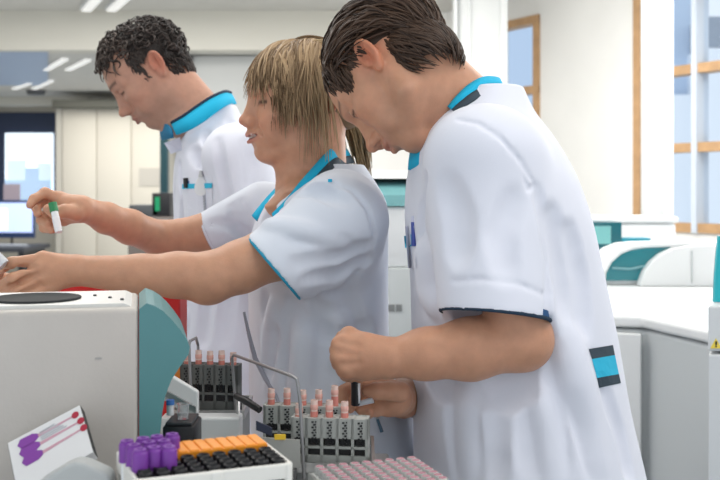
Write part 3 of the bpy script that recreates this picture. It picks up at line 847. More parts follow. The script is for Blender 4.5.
    # ponytail
    V2 = []; F2 = []; T2 = []; nv = 0
    ctl = np.array([P(338, 118, 1.88), P(350, 119, 1.90), P(357, 134, 1.90), P(361, 155, 1.89), P(366, 182, 1.885)])
    for i in range(130):
        tone = rng.uniform(); o = rng.normal(0, 1, 3); pts = []
        for t in np.linspace(0, rng.uniform(2.9, 4), 14):
            j = min(int(t), 3); f = t - j; p = ctl[j] * (1-f) + ctl[j+1] * f
            j2 = min(j + 1, 4); w = (.006 + .012 * math.sin(min(t / 4 * PI * .9, PI))) * .62
            pts.append(p + o * w * np.array((1, 1, .3)) + np.array((0.002 * math.sin(t * 3 + i), 0, 0)))
        pts = np.array(pts)
        for it in range(2): pts[1:-1] = (pts[:-2] + 2 * pts[1:-1] + pts[2:]) / 4
        for m_, p in enumerate(pts):
            rr = .0021 * (1 - .7 * m_ / 13)
            for k in range(5): V2.append(p + rr * np.array((math.cos(k*1.2566), math.sin(k*1.2566), 0))); T2.append((tone, 0))
        for m_ in range(13):
            for k in range(5): F2.append((nv + m_*5 + k, nv + m_*5 + (k+1) % 5, nv + (m_+1)*5 + (k+1) % 5, nv + (m_+1)*5 + k))
        nv += 70
    parts.append((np.array(V2), F2, tones(np.array(T2), (.09, .06, .03), (.36, .26, .14))))
    hV, hF, hc = merge(parts)
    mesh_np('hair', hV, hF, HAIRM, root, hc)
    mb = MB(); mb.tube([P(340, 112, 1.87) + .014 * np.array((0, math.cos(t), math.sin(t))) + (.004, 0, 0) for t in np.linspace(0, 6.28, 15)], .004, 8)
    mb.build('hair_tie', mat('black_elastic', (.02, .02, .022), .7), root, True)
    # ---- tunic
    # hollows
    cv.cap(s1 - (s1 - s0) * .03, s1 + (s1 - s0) * .6, .056, .060, .004, 'sub')
    cv.cap(f1 - (f1 - f0) * .03, f1 + (f1 - f0) * .6, .038, .040, .004, 'sub')
    # neck and the open V
    cv.cap(H.w((-.03, 0, -.05)), P(318, 172, D), .054, .056, .006, 'sub')
    cv.chain([P(306, 172, 1.76), P(290, 192, 1.74), P(279, 208, 1.73)], [.050, .030, .012], .005, 'sub')
    V, F = cv.mesh()
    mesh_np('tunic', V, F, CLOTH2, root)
    def ring_at(c, cut, r, name, m_, t=.0032):
        ex = unit(np.cross(cut, (0, 1, 0))); ey = np.cross(cut, ex)
        pts = [c + r * (ex * math.cos(a) + ey * math.sin(a)) for a in np.linspace(0, 2*PI, 33)]
        mb = MB(); mb.tube(pts, t, 8); mb.build(name, m_, root, True)
        return pts
    ring_at(s1, cut, .0625, 'sleeve_trim', mat('teal_piping', (.02, .30, .46), .8), .0030)
    ring_at(f1, cutf, .0415, 'sleeve_trim', CLOTH2, .0025)
    # collar
    def S(px, py, o, df): 
        d = cv.hit(px, py); d = df if d is None or abs(d - df) > .05 else d
        return P(px, py, d - o)
    A = [P(344, 146, 1.88), P(336, 146, 1.80), P(328, 151, 1.752), P(313, 168, 1.722), P(299, 184, 1.708), P(287, 199, 1.700), P(272, 214, 1.695)]
    B = [P(350, 156, 1.88), P(341, 157, 1.80), P(332, 160, 1.742), P(318, 175, 1.705), P(305, 191, 1.694), P(292, 205, 1.690), P(274, 221, 1.690)]
    E_ = [P(354, 163, 1.88), P(346, 164, 1.80), P(338, 166, 1.733), P(325, 176, 1.696), P(309, 190, 1.686)]
    band(A, B, .0045, 'collar', TURQ, root)
    band(B[:5], E_, .004, 'collar_band', CHARC, root)
    A = [P(285, 178, 1.86), P(277, 187, 1.845), P(266, 199, 1.82), P(252, 216, 1.80)]; B = [P(288, 186, 1.84), P(280, 195, 1.825), P(270, 206, 1.80), P(257, 221, 1.79)]
    band(A, B, .004, 'collar', TURQ, root)
    E_ = [P(290, 192, 1.83), P(284, 201, 1.81), P(275, 212, 1.79), P(262, 224, 1.78)]
    band(B, E_, .003, 'collar_lining', CHARC, root)
    mb = MB(); pk = [(244, 312), (249, 335), (255, 358), (265, 378), (276, 396), (282, 412)]
    pts = []
    last = 1.70
    for p in pk:
        d = cv.hit(*p); d = last if d is None or d > last + .03 else d; last = d; pts.append(P(*p, d - .003))
    mb.tube(pts, [.0022, .0032, .0042, .004, .003, .002], 8); mb.build('front_hem', mat('grey_cotton_edge', (.34, .36, .42), .9), root, True)
    mb = MB(); d = cv.hit(331, 181, dflt=1.62); mb.box(P(328, 182, d - .001) , P(332, 179, d - .004)); mb.build('stitch_tag', TURQ, root)
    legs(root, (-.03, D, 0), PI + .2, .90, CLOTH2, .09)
    return root, cv
# ------------------------------------------------------------------ the man behind
def build_back():
    D = 2.4
    H = Head(P(147.5, 73, D), np.radians(189), np.radians(41), np.radians(0), .955)
    root = empty('person', (-.31, D, 0), 'curly-haired man in white coat looking down behind the woman', 'person')
    v = Vol((-.66, 2.08, .90), (-.02, 2.72, 1.84), .0028)
    sculpt_head(v, H, ear_x=-.032)
    v.cap(H.w((-.034, 0, -.025)), P(206, 124, D), .056, .062, .03)
    v.cap(H.w((.0, 0, -.06)), P(190, 140, D), .04, .05, .03)
    yw = np.radians(18)
    v.stack([(.92, -.30, D, .10, .14), (1.2, -.30, D, .105, .14), (1.40, -.32, D, .10, .16), (1.46, -.335, D, .085, .15), (1.51, -.345, D, .06, .09)], yaw=yw, k=.02)
    v.chain([P(236, 150, 2.21), P(260, 245, 2.20), P(284, 310, 2.21), P(282, 352, 2.20)], [.055, .045, .038, .026], .02)
    kn = P(282, 372, 2.20); v.cap(P(282, 352, 2.20), kn, .026, .022, .012)
    finger_chains(v, [(kn + (0, o, 0), kn + (-.03, o, -.03), kn + (-.035, o, -.055), kn + (-.025, o, -.07)) for o in (-.027, -.009, .009, .027)], .009)
    v.chain([kn + (.02, -.02, 0), kn + (-.01, -.045, -.02), kn + (-.03, -.045, -.045)], [.014, .012, .009], .006)
    cv = Vol((-.52, 2.06, .68), (-.04, 2.76, 1.64), .004)
    cv.stack([(.68, -.29, D, .16, .21), (.966, -.295, D, .145, .20), (1.086, -.30, D, .140, .195), (1.206, -.302, D, .137, .20), (1.302, -.308, D, .134, .21),
              (1.374, -.315, D, .128, .208), (1.43, -.326, D, .112, .19), (1.47, -.338, D, .090, .150), (1.51, -.345, D, .066, .100), (1.55, -.345, D, .045, .08)], yaw=yw, n=2.3, k=.01)
    cv.ell(P(236, 152, 2.215), (.07, .065, .06), np.eye(3), .03); cv.ell(P(222, 152, 2.58), (.06, .065, .06), np.eye(3), .03)
    e0, e1 = P(240, 160, 2.205), P(260, 245, 2.19)
    cv.cap(e0, e1, .072, .074, .03, cut=unit(e1 - e0))
    cv.cap(P(222, 165, 2.60), P(225, 255, 2.62), .07, .07, .03, cut=(0, 0, -1))
    for pix, r, dp in [([(216, 140), (220, 165), (226, 195), (228, 230)], .012, .008), ([(205, 130), (214, 150), (220, 175)], .012, .005), ([(232, 120), (238, 145), (236, 175)], .014, .005),
                       ([(190, 150), (200, 160), (214, 165)], .015, .004), ([(178, 165), (182, 190), (180, 230)], .012, .004), ([(200, 255), (205, 290), (200, 340)], .02, .006), ([(225, 250), (228, 290), (222, 340)], .02, .006),
                       ([(181, 290), (186, 315), (184, 345)], .012, .004), ([(246, 140), (252, 165), (250, 190)], .012, .005), ([(166, 152), (172, 180), (177, 230)], .006, .002)]:
        cv.crease(pix, r, dp, .010)
    tuck(v, cv, [(H.c, H.c, .16), (P(190, 110, D), P(205, 110, D), .075), (P(264, 262, 2.2), P(284, 330, 2.20), .08), (P(284, 330, 2.2), P(282, 372, 2.2), .12)])
    V, F = v.mesh()
    col = head_tint(H, V, (.50, .27, .19), (.36, .15, .12), (.05, .03, .022), beard=.25, flush=.35, ear_x=-.032)
    mesh_np('body', V, F, SKIN, root, col)
    parts = []
    hv = Vol(H.c - .17, H.c + .17, .0032)
    H.ell(hv, (-.018, 0, .032), (.102, .080, .088), 0)
    H.ell(hv, (-.050, 0, -.015), (.050, .060, .066), .02)
    def lim(q): return np.maximum(q[..., 0] - (.026 + 2.2 * np.maximum(0, q[..., 2] - .060)), np.where(q[..., 0] > -.012, -.018, -.076) - q[..., 2])
    def planes(x, y, z):
        sh_ = np.broadcast_shapes(x.shape, y.shape, z.shape)
        return lim(H.l(np.stack([np.broadcast_to(t, sh_) for t in (x, y, z)], -1)))
    hv.put(H.c - .17, H.c + .17, planes, .006, 'and')
    for sg in (1, -1):
        H.ell(hv, (-.018, sg*.088, -.012), (.024, .022, .036), .006, 'sub')
    hV, hF = hv.mesh(); parts.append((hV, hF, np.tile((.022, .016, .014), (len(hV), 1))))
    S1, S0 = (.104, .082, .090), (-.018, 0, .032)
    def hairy(p): return lim(p) < -.004 and not (abs(p[1]) > .045 and -.060 < p[0] and p[2] < .048)
    # short curls
    def curl(p, u, tn): 
        a = 6.28 * (u * 1.3 + tn * 3); return (math.cos(a) - .3, math.sin(a) * .8, math.sin(a * 1.3))
    rt = scalp_roots(620, hairy, S1, S0)
    a, b, T = strands(H, rt, curl, 10, .0048, .008, .0024, wave=.003, wfreq=200, jitter=.8, surf=S1, sc=S0)
    parts.append((a, b, tones(T, (.010, .007, .006), (.042, .029, .024))))
    S2, S20 = (.054, .063, .070), (-.050, 0, -.024)
    a, b, T = strands(H, scalp_roots(420, lambda p: -.056 < p[2] < .02 and p[0] < -.034, S2, S20), lambda p, u, tn: (-.12 + .6 * math.sin(9 * u + 6 * tn), .6 * math.cos(8 * u + 6 * tn), -.9), 7, .0045, .004, .0020, wave=.0015, wfreq=150, jitter=.6, surf=S2, sc=S20)
    parts.append((a, b, tones(T, (.010, .007, .006), (.045, .032, .027))))
    # longer curls over the forehead
    roots = [p for p in scalp_roots(900, lambda p: p[2] > .055 and p[0] > .0 and lim(p) < .004, S1, S0)][:200]
    def fr(p, u, tn):
        a = 6.28 * (u * 1.2 + tn * 3); return (.5 + 1.0 * math.cos(a), .8 * math.sin(a), .35 - 1.1 * u + 1.0 * math.sin(a))
    a, b, T = strands(H, roots, fr, 11, .0048, .018, .0025, wave=.0035, wfreq=190, jitter=.5, surf=S1, sc=S0)
    parts.append((a, b, tones(T, (.012, .008, .007), (.10, .075, .062))))
    roots = [p for p in scalp_roots(900, lambda p: lim(p) < -.003 and abs(p[1]) > .045 and p[0] > -.02 and (p[0] > .006 or p[2] > .030) and -.016 < p[2] < .058, S1, S0)][:420]
    a, b, T = strands(H, roots, lambda p, u, tn: (-.05 + .3 * math.sin(7 * u + 6 * tn), 0, -1), 5, .0036, .003, .0018, jitter=.3, surf=(.1, .080, .094), sc=S0)
    parts.append((a, b, tones(T, (.014, .010, .009), (.06, .045, .038))))
    hV, hF, hc = merge(parts)
    mesh_np('hair', hV, hF, HAIRM, root, hc)
    # hollows
    cv.cap(e0 + (e1 - e0) * .8, e1 + (e1 - e0) * .3, .062, .066, .004, 'sub')
    cv.cap(H.w((-.034, 0, -.03)), P(206, 122, D), .060, .066, .006, 'sub')
    V, F = cv.mesh()
    mesh_np('coat', V, F, CLOTH, root)
    A = [P(172, 124, 2.31), P(184, 117, 2.285), P(198, 107, 2.285), P(212, 98, 2.30), P(224, 93, 2.35), P(231, 94, 2.42)]
    B = [P(177, 135, 2.30), P(189, 130, 2.27), P(203, 122, 2.268), P(218, 111, 2.285), P(230, 104, 2.34), P(236, 104, 2.42)]
    up = [p + (0, 0, .006) for p in A]
    band(A, B, .005, 'collar', TURQ, root); band([p + np.array((-.002, 0, .006)) for p in A], A, .006, 'collar_edge', NAVY, root)
    A = [P(160, 126, 2.42), P(166, 124, 2.36), P(171, 128, 2.325)]; B = [P(162, 140, 2.40), P(168, 139, 2.345), P(173, 138, 2.315)]
    band(A, B, .005, 'collar_front', mat('deep_blue_trim', (.015, .18, .34), .8), root)
    # lapel flap
    d = [cv.hit(x, y, dflt=2.3) for x, y in ((164, 143), (181, 137), (183, 150), (172, 156))]
    mb = MB(); q = [P(x, y, dd - .006) for (x, y), dd in zip(((164, 143), (180, 137), (182, 150), (171, 154)), d)]
    mb.quad(q); bmesh.ops.solidify(mb.bm, geom=mb.bm.faces[:], thickness=.004); mb.build('lapel', CLOTH, root)
    pk, d = patch(cv, ((182, 184), (212, 184), (213, 222), (184, 222)), 6, 6, .003, .006, 'pocket', CLOTH, root, 2.24)
    patch(cv, ((182, 184), (212, 183), (212, 188), (182, 189)), 6, 2, .0055, .006, 'pocket_stripe', mat('sky_trim', (.03, .46, .68), .8), pk, d)
    legs(root, (-.29, D, 0), PI + .3, .95)
    return root, cv
# ================================================================== the room
WALL = mat('white_wall', (.88, .87, .84), .85, spec=.2, noise=.02, nscale=3)
WALLG = mat('grey_panel_wall', (.62, .63, .62), .8, spec=.2)
CREAM = mat('cream_panel', (.70, .66, .57), .7, spec=.2)
BEAM = mat('beam_paint', (.72, .70, .63), .85, spec=.2)
CEIL = mat('ceiling_tile', (.66, .65, .61), .9, spec=.1, noise=.03, nscale=6)
FLOOR = mat('floor_vinyl', (.34, .36, .38), .45, noise=.08, nscale=9)
WOOD = mat('oak', (.50, .30, .15), .5, noise=.12, nscale=14)
WHITE = mat('white_enamel', (.76, .775, .78), .35, spec=.4)
WPLAST = mat('white_plastic', (.78, .79, .79), .4, spec=.4)
GREYP = mat('grey_panel', (.50, .53, .54), .45)
LIGHTG = mat('light_grey_plastic', (.62, .64, .64), .45)
DARKP = mat('dark_plastic', (.02, .022, .026), .45)
BLACK = mat('black_plastic', (.012, .012, .014), .4)
GLASS = mat('window_glass', (.9, .95, 1), .02, trans=1.0, ior=1.05, spec=.3)
TEALG = mat('teal_acrylic', (.01, .20, .24), .12, spec=.5, coat=.3)
METAL = mat('brushed_steel', (.55, .55, .55), .32, metal=.9)
LAMP = mat('lamp_diffuser', (.9, .9, .88), .6, emit=(1, .98, .94), estr=.42)

def struct(o, label=None, cat=None):
    o['kind'] = 'structure'
    return o
def boxobj(name, lo, hi, m, parent=None, bev=0.0, M=None):
    mb = MB(); mb.box(lo, hi, M or Matrix(), bev); return mb.build(name, m, parent, bev > 0)

def build_room():
    plan = [(-4.6, -1.5), (5.05, -1.5), (5.05, .95), (.62, 8.3), (-.1, 8.3), (-.1, 12.4), (-4.6, 12.4)]
    mb = MB(); mb.prism(plan, -.1, 0, 'z'); struct(mb.build('floor', FLOOR))
    mb = MB(); mb.prism(plan, 2.76, 2.86, 'z'); struct(mb.build('ceiling', CEIL))
    # far lower ceiling beyond the beam
    struct(boxobj('ceiling_lower', (-4.6, 8.06, 2.46), (-.16, 12.4, 2.56), CEIL))
    struct(boxobj('trim_1', (-4.6, 7.86, 2.45), (-.16, 8.06, 2.76), BEAM))
    struct(boxobj('wall_back', (-4.6, 12.3, 0), (-.2, 12.4, 2.46), CREAM))
    struct(boxobj('wall_left', (-4.7, -1.5, 0), (-4.6, 12.4, 2.76), WALL))
    # pale panel wall right of the door opening, behind the standing people
    struct(boxobj('wall_panel', (-1.37, 8.22, 0), (.45, 8.34, 2.45), WALLG))
    struct(boxobj('wall_centre', (-.16, 7.95, 0), (.9, 8.10, 2.76), WALL))
    # right wall runs towards us; windows in oak frames
    a = np.array((1.26, 7.0)); dr = np.array((.79, -1.30)); ln = float(np.linalg.norm(dr)); ang = math.atan2(dr[1], dr[0])
    M = Matrix.Translation((a[0], a[1], 0)) @ Matrix.Rotation(ang, 4, 'Z')
    # local x along the wall (towards us), local +y outwards (away from the room)
    def L(t): return t * ln
    top, sill = 2.58, 1.10
    mb = MB()
    segs = [(-.95, -.62, 0, 2.76), (-.62, 0.0, 0, sill), (-.62, 0.0, top, 2.76), (0.0, .58, 0, 2.76), (.58, 2.3, 0, sill), (.58, 2.3, top, 2.76), (2.3, 4.6, 0, 2.76)]
    for t0, t1, z0, z1 in segs: mb.box((L(t0), 0, z0), (L(t1), .16, z1), M)
    struct(mb.build('wall_right', WALL))
    zz = [sill, 1.60, 2.06, top]
    for n, (t0, t1, mul) in enumerate(((-.62, 0.0, [-.3]), (.58, 2.3, [.895, 1.30, 1.8]))):
        mb = MB(); w = .055
        for t in [t0, t1]:
            s = 1 if t == t0 else -1; mb.box((L(t), -.02, sill), (L(t) + s*w, .09, top), M)
        for z in zz: mb.box((L(t0), -.018, z - w/2 if z not in (sill, top) else (z if z == sill else z - w)), (L(t1), .085, z + w/2 if z not in (sill, top) else (z + w if z == sill else z)), M)
        wn = struct(mb.build('window_%d' % (n + 1), WOOD))
        mb = MB()
        for t in mul: mb.box((L(t) - .018, -.03, sill), (L(t) + .018, .08, top), M)
        mb.build('mullion', mat('white_frame', (.60, .66, .74), .5), wn)
        mb = MB(); mb.box((L(t0), .035, sill), (L(t1), .041, top), M); mb.build('pane', GLASS, wn)
    # two white service columns in front of that wall
    mb = MB(); mb.box((.60, 6.25, 0), (.92, 6.55, 2.76), bev=.05, seg=3); mb.box((.585, 6.22, 0), (.605, 6.27, 2.76)); mb.box((.675, 6.235, 0), (.69, 6.26, 2.76)); mb.box((.875, 6.235, 0), (.92, 6.27, 2.76))
    struct(mb.build('column', mat('column_paint', (.64, .655, .65), .5), None, True))
    mb = MB(); mb.box((1.43, 4.95, 0), (1.56, 5.12, 2.76), bev=.03, seg=3); mb.box((1.50, 4.93, 0), (1.515, 4.96, 2.76))
    struct(mb.build('column', mat('column_paint', (.64, .655, .65), .5), None, True))
    # door opening on the left: dark jamb and teal edge
    struct(boxobj('door_jamb', (-1.47, 8.18, 0), (-1.375, 8.36, 2.45), mat('dark_grey_frame', (.10, .105, .11), .6)))
    struct(boxobj('window_3_frame', (-2.00, 10.0, 0), (-1.93, 10.1, 2.02), mat('dark_teal_frame', (.012, .06, .075), .5)))
    # window in the back wall, dark blue surround
    navy = mat('navy_frame', (.035, .05, .10), .6)
    wn = boxobj('window_3', (-4.58, 12.24, 1.22), (-3.63, 12.29, 2.30), navy); struct(wn)
    def xz(px, py, d): p = P(px, py, d); return p[0], p[2]
    x0, z0 = xz(5, 202, 12.2); x1, z1 = xz(53, 133, 12.2)
    boxobj('pane', (x0, 12.20, z0), (x1, 12.235, z1), mat('bright_window', (.8, .9, 1), .2, emit=(.80, .90, 1.0), estr=1.15), wn)
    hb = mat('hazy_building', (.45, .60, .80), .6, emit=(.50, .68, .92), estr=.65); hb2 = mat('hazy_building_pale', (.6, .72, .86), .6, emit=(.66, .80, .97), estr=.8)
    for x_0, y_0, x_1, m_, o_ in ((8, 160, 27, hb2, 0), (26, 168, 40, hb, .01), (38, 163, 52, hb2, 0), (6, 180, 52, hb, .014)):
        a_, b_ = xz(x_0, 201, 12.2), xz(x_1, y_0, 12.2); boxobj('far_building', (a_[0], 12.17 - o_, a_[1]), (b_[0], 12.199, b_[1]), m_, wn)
    # dark strip painted as the shaded gap over the cupboard
    struct(boxobj('trim_2', (-3.45, 11.2, 2.28), (-2.0, 11.4, 2.36), mat('shadow_gap', (.12, .12, .10), .8)))
    struct(boxobj('trim_3', (-4.6, 11.9, 2.36), (-.2, 12.1, 2.46), BEAM))
    # ceiling strips
    for i, (px, py, w, h) in enumerate(((46, 69, 19, 11), (68, 69, 20, 10), (14, 88, 16, 6), (34, 88, 17, 8))):
        p0 = PZ(px, py, 2.455); p1 = PZ(px + w, py - h, 2.455)
        t = empty('ceiling_light', (0, 0, 0)); 
        labs = ['slim strip light on the lower ceiling, left one of the nearer pair', 'slim strip light on the lower ceiling, nearer pair, beside the dark curls',
                'slim white strip light on the lower ceiling, far pair, leftmost', 'slim white strip light on the lower ceiling, far pair, just above the cream cupboard']
        tag(t, labs[i], 'ceiling light', 'strip lights on the lower ceiling'); t.location = tuple((p0 + p1) / 2)
        d = Vector(p1 - p0); sd = Vector((d.y, -d.x, 0)).normalized() * .028
        mb = MB(); q = [Vector(p0) - sd, Vector(p0) + sd, Vector(p1) + sd, Vector(p1) - sd]
        mb.prism([(v.x, v.y) for v in q], 2.438, 2.458, 'z'); mb.build('diffuser', LAMP, t)
        mb = MB(); q = [Vector(p0) - sd*1.3, Vector(p0) + sd*1.3, Vector(p1) + sd*1.3, Vector(p1) - sd*1.3]
        mb.prism([(v.x, v.y) for v in q], 2.450, 2.4605, 'z'); mb.build('housing', WHITE, t)
    p = PZ(36, 92, 2.44); mb = MB(); mb.lathe([(0, -.03), (.09, -.03), (.11, .02), (0, .02)], p, 16)
    tag(mb.build('ceiling_speaker', mat('dark_grey_frame', (.1, .1, .1), .6)), 'small dark round fitting on the far lower ceiling', 'ceiling fitting')
    # thin blue sheet painting a bluish reflection on the far left ceiling
    a, b = PZ(-60, 86, 2.44), PZ(48, 86, 2.44); c, d = PZ(48, 53, 2.44), PZ(-60, 53, 2.44)
    mb = MB(); mb.prism([(v[0], v[1]) for v in (a, b, c, d)], 2.445, 2.458, 'z'); struct(mb.build('trim_4', mat('blue_ceiling_panel', (.36, .46, .62), .5)))
    # strip lamps on the near ceiling
    for k, (px, px2, n_) in enumerate(((86, 102, 'left'), (111, 131, 'right'))):
        p0, p1 = PZ(px, 10, 2.74), PZ(px2, -8, 2.74)
        t = empty('ceiling_light', tuple((p0 + p1) / 2), 'long strip lamp on the near ceiling above the curly-haired man, %s one of two' % n_, 'ceiling light', 'strip lamps on the near ceiling')
        d = Vector(p1 - p0); sd = Vector((d.y, -d.x, 0)).normalized()
        for nm, w_, z0, z1, m_ in (('housing', .05, 2.735, 2.7595, WHITE), ('diffuser', .035, 2.725, 2.736, LAMP)):
            mb = MB(); q = [Vector(p0) - sd*w_, Vector(p0) + sd*w_, Vector(p1) + sd*w_, Vector(p1) - sd*w_]; mb.prism([(v.x, v.y) for v in q], z0, z1, 'z'); mb.build(nm, m_, t)
    # what the windows look out on
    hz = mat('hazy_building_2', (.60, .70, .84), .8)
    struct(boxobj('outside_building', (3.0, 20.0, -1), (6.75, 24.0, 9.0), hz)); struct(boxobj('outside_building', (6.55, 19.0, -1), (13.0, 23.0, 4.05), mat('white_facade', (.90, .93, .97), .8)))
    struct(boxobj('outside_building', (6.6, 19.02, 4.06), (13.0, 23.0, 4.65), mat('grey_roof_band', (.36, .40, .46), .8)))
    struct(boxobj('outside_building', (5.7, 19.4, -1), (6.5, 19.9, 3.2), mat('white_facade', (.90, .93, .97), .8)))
    # daylight and lamps
    w = bpy.data.worlds.new('daylight'); bpy.context.scene.world = w; w.use_nodes = True
    bg = w.node_tree.nodes['Background']; bg.inputs[0].default_value = (.86, .93, 1, 1); bg.inputs[1].default_value = 1.0
    def area(name, loc, to, sx, sy, e, col=(1, .97, .93)):
        l = bpy.data.lights.new(name, 'AREA'); l.shape = 'RECTANGLE'; l.size = sx; l.size_y = sy; l.energy = e; l.color = col
        o = bpy.data.objects.new(name, l); C.objects.link(o); o.location = loc; o.rotation_euler = (Vector(to) - Vector(loc)).to_track_quat('-Z', 'Y').to_euler()
        return o
    area('ceiling_lamp', (.9, 1.1, 2.72), (.6, 1.4, 0), 1.6, 1.6, 36)
    area('ceiling_lamp', (-.9, 2.6, 2.72), (-.9, 2.6, 0), 1.6, 1.6, 30)
    area('ceiling_lamp', (1.6, 4.2, 2.72), (1.6, 4.2, 0), 2.2, 2.2, 55)
    area('ceiling_lamp', (-1.5, 5.8, 2.72), (-1.5, 5.8, 0), 2.4, 2.0, 105)
    area('ceiling_lamp', (.2, 5.0, 2.7), (1.5, 6.7, 1.4), 1.4, 1.4, 30)  # fill light added to brighten the right wall, no real ceiling lamp
    area('ceiling_lamp', (-2.2, 10.0, 2.42), (-2.2, 10.0, 0), 2.4, 2.0, 62)
    area('window_light', (2.3, 4.8, 1.9), (0, 2.5, 1.2), 2.2, 1.4, 40, (.88, .94, 1))  # daylight from the windows in the right wall
    area('window_light', (-2.4, -.6, 2.0), (0, 2.0, 1.1), 2.5, 2.0, 16, (.92, .96, 1))  # cool area light from behind the camera, no window built there
# ================================================================== machines and furniture
TEAL = mat('teal_fascia', (.088, .24, .255), .45, noise=.02, nscale=20)
def px_poly(pts, d, zmin=-9): return [(float(P(x, y, d)[0]), max(zmin, float(P(x, y, d)[2]))) for x, y in pts]

def build_lab():
    # ---- worktop
    ct = empty('workbench', (-.45, 1.05, 0), 'white laboratory bench carrying the centrifuge and the tube racks', 'bench')
    mb = MB(); mb.prism([(-1.5, .60), (.17, .60), (.17, 1.27), (.045, 1.27), (.045, 1.56), (-.26, 1.56), (-.26, 1.74), (-1.5, 1.74)], .90, .94, 'z'); mb.build('worktop', mat('bench_laminate', (.62, .63, .63), .4), ct, bevel=.004)
    mb = MB(); mb.box((-1.48, .66, .10), (.02, 1.24, .899)); mb.build('cabinet', LIGHTG, ct, bevel=.004)
    mb = MB(); mb.box((-1.46, .70, 0), (0, 1.2, .10)); mb.build('plinth', DARKP, ct)
    for i in range(3):
        x = -1.47 + i * .497
        o = boxobj('door', (x, .645, .13), (x + .485, .66, .88), WHITE, ct, .002); mb = MB(); mb.tube([(x + .1, .63, .80), (x + .38, .63, .80)], .006); mb.build('handle', METAL, o, True)
    # ---- centrifuge
    ce = empty('centrifuge', (-.37, 1.25, .94), 'beige benchtop centrifuge with teal front seen from the side', 'centrifuge')
    body = mat('warm_grey_enamel', (.50, .468, .435), .5, noise=.03, nscale=12, bump=.15, bscale=160)
    cr = P(138.5, 300, 1.15); zt = P(0, 308.5, 1.15)[2]; ya = math.atan2(-cr[0], cr[1])
    M = Matrix.Translation((cr[0], cr[1], 0)) @ Matrix.Rotation(ya, 4, 'Z')     # local: x right along the side, y away from us
    lx = lambda px: (px - 138.5) * 1.15 / 1000 * 1.035
    lz = lambda py: CAM_Z - (py - 190) * 1.15 / 1000
    W_ = .185; xl = lx(3)
    mb = MB(); mb.box((xl, 0, .955), (0, W_, zt), M, bev=.006, seg=3); mb.build('housing', body, ce, True)
    mb = MB(); mb.box((xl - .16, .004, .955), (xl - .0015, W_, zt - .003), M, bev=.005); mb.build('rear_housing', body, ce, True)
    for fx in (xl - .1, -.03):
        for fy in (.03, W_ - .03):
            p = M @ Vector((fx, fy, .94)); mb = MB(); mb.cyl(p, p + Vector((0, 0, .016)), .014); mb.build('foot', BLACK, ce)
    prof = [(.0006, zt - .001)] + [(lx(x), lz(y)) for x, y in ((146, 303.5), (154, 306.5), (162, 312), (170, 320.5), (178, 331), (184.5, 341), (187.5, 349), (186, 357), (178, 368.5), (170, 381), (164, 397), (161, 415), (159, 436), (157, 462))] + [(lx(156), .955), (.0006, .955)]
    mb = MB(); mb.prism(prof, .001, W_, 'y', M); mb.build('fascia', TEAL, ce)
    mb = MB(); mb.prism([(xl - .1, zt - .001), (-.006, zt - .001), (-.016, zt + .004), (xl - .1, zt + .004)], .022, W_ - .008, 'y', M); mb.build('lid_plate', mat('lid_white', (.70, .70, .68), .4), ce)
    c = P(36, 303, 1.212); c[2] = zt + .0002
    mb = MB(); mb.lathe([(0, .0), (.036, .0), (.046, .001), (.0525, .003), (.0535, .005), (.0525, .0066), (.048, .0060), (.043, .0045), (.02, .0044), (0, .0045)], c, 40); mb.build('rotor_rim', mat('dark_grey_rubber', (.035, .038, .04), .75, spec=.2), ce, True)
    for (px, py) in ((95, 296), (122, 300), (110, 298)):
        p = PZ(px, py, zt + .004); mb = MB(); mb.lathe([(0, .002), (.002, .002), (.0025, 0), (0, 0)], p, 12); mb.build('screw', DARKP, ce)
    mb = MB(); mb.box((lx(98), -.0008, lz(357.6)), (lx(104), .001, lz(356))  , M); mb.build('scuff_mark', mat('grey_mark', (.36, .35, .34), .6), ce)
    # ---- red bin behind the centrifuge
    rb = empty('storage_bin', (-.42, 1.67, .94), 'bright red plastic storage bin behind the centrifuge', 'bin')
    RED = mat('red_plastic', (.62, .022, .022), .4)
    d = 1.67; X0, X1 = P(40, 290, d - .035)[0], P(180, 290, d - .035)[0]; zt = P(0, 270, d)[2]
    mb = MB(); mb.prism([(X0, .94), (X1, .94), (X1, zt), (X0, zt)], d - .035, d + .035, 'y'); mb.build('shell', RED, rb, bevel=.004)
    mb = MB(); mb.box((X0 - .003, d - .037, zt), (X1 + .0005, d + .037, zt + .006), bev=.002); mb.build('lid', RED, rb)
    # ---- left background: desk, screens, keyboard, printer, cupboard
    dk = empty('desk', (-3.9, 10.9, 0), 'dark office desk by the far left window', 'desk')
    boxobj('desktop', (-4.55, 10.4, .70), (-3.50, 11.3, .745), mat('dark_desk', (.05, .055, .07), .5), dk); 
    for x in (-4.45, -3.56): boxobj('leg', (x - .03, 10.5, 0), (x + .03, 11.2, .70), DARKP, dk)
    mo = empty('monitor', (-4.0, 10.9, .745), 'computer monitor with pale blue lit screen on the dark desk', 'monitor')
    a = P(0, 200, 10.9); b = P(35, 236, 10.9); a[0] -= .25
    boxobj('bezel', (a[0], 10.88, b[2] - .02), (b[0], 10.92, a[2]), mat('navy_bezel', (.03, .06, .16), .4), mo, .004)
    boxobj('screen', (a[0] + .02, 10.872, b[2] + .04), (b[0] - .02, 10.8795, a[2] - .03), mat('lit_screen', (.5, .6, .9), .3, emit=(.50, .62, 1.0), estr=.75), mo)
    boxobj('screen_window', (a[0] + .03, 10.868, b[2] + .07), (b[0] - .29, 10.8715, a[2] - .09), mat('lit_screen_pale', (.8, .8, .9), .3, emit=(.85, .90, 1.0), estr=.85), mo)
    boxobj('stand', (-4.05, 10.88, .745), (-3.95, 10.93, b[2] - .0), BLACK, mo)
    kb = empty('keyboard', (-3.75, 10.55, .745)); tag(kb, 'grey keyboard on the dark desk below the monitor', 'keyboard')
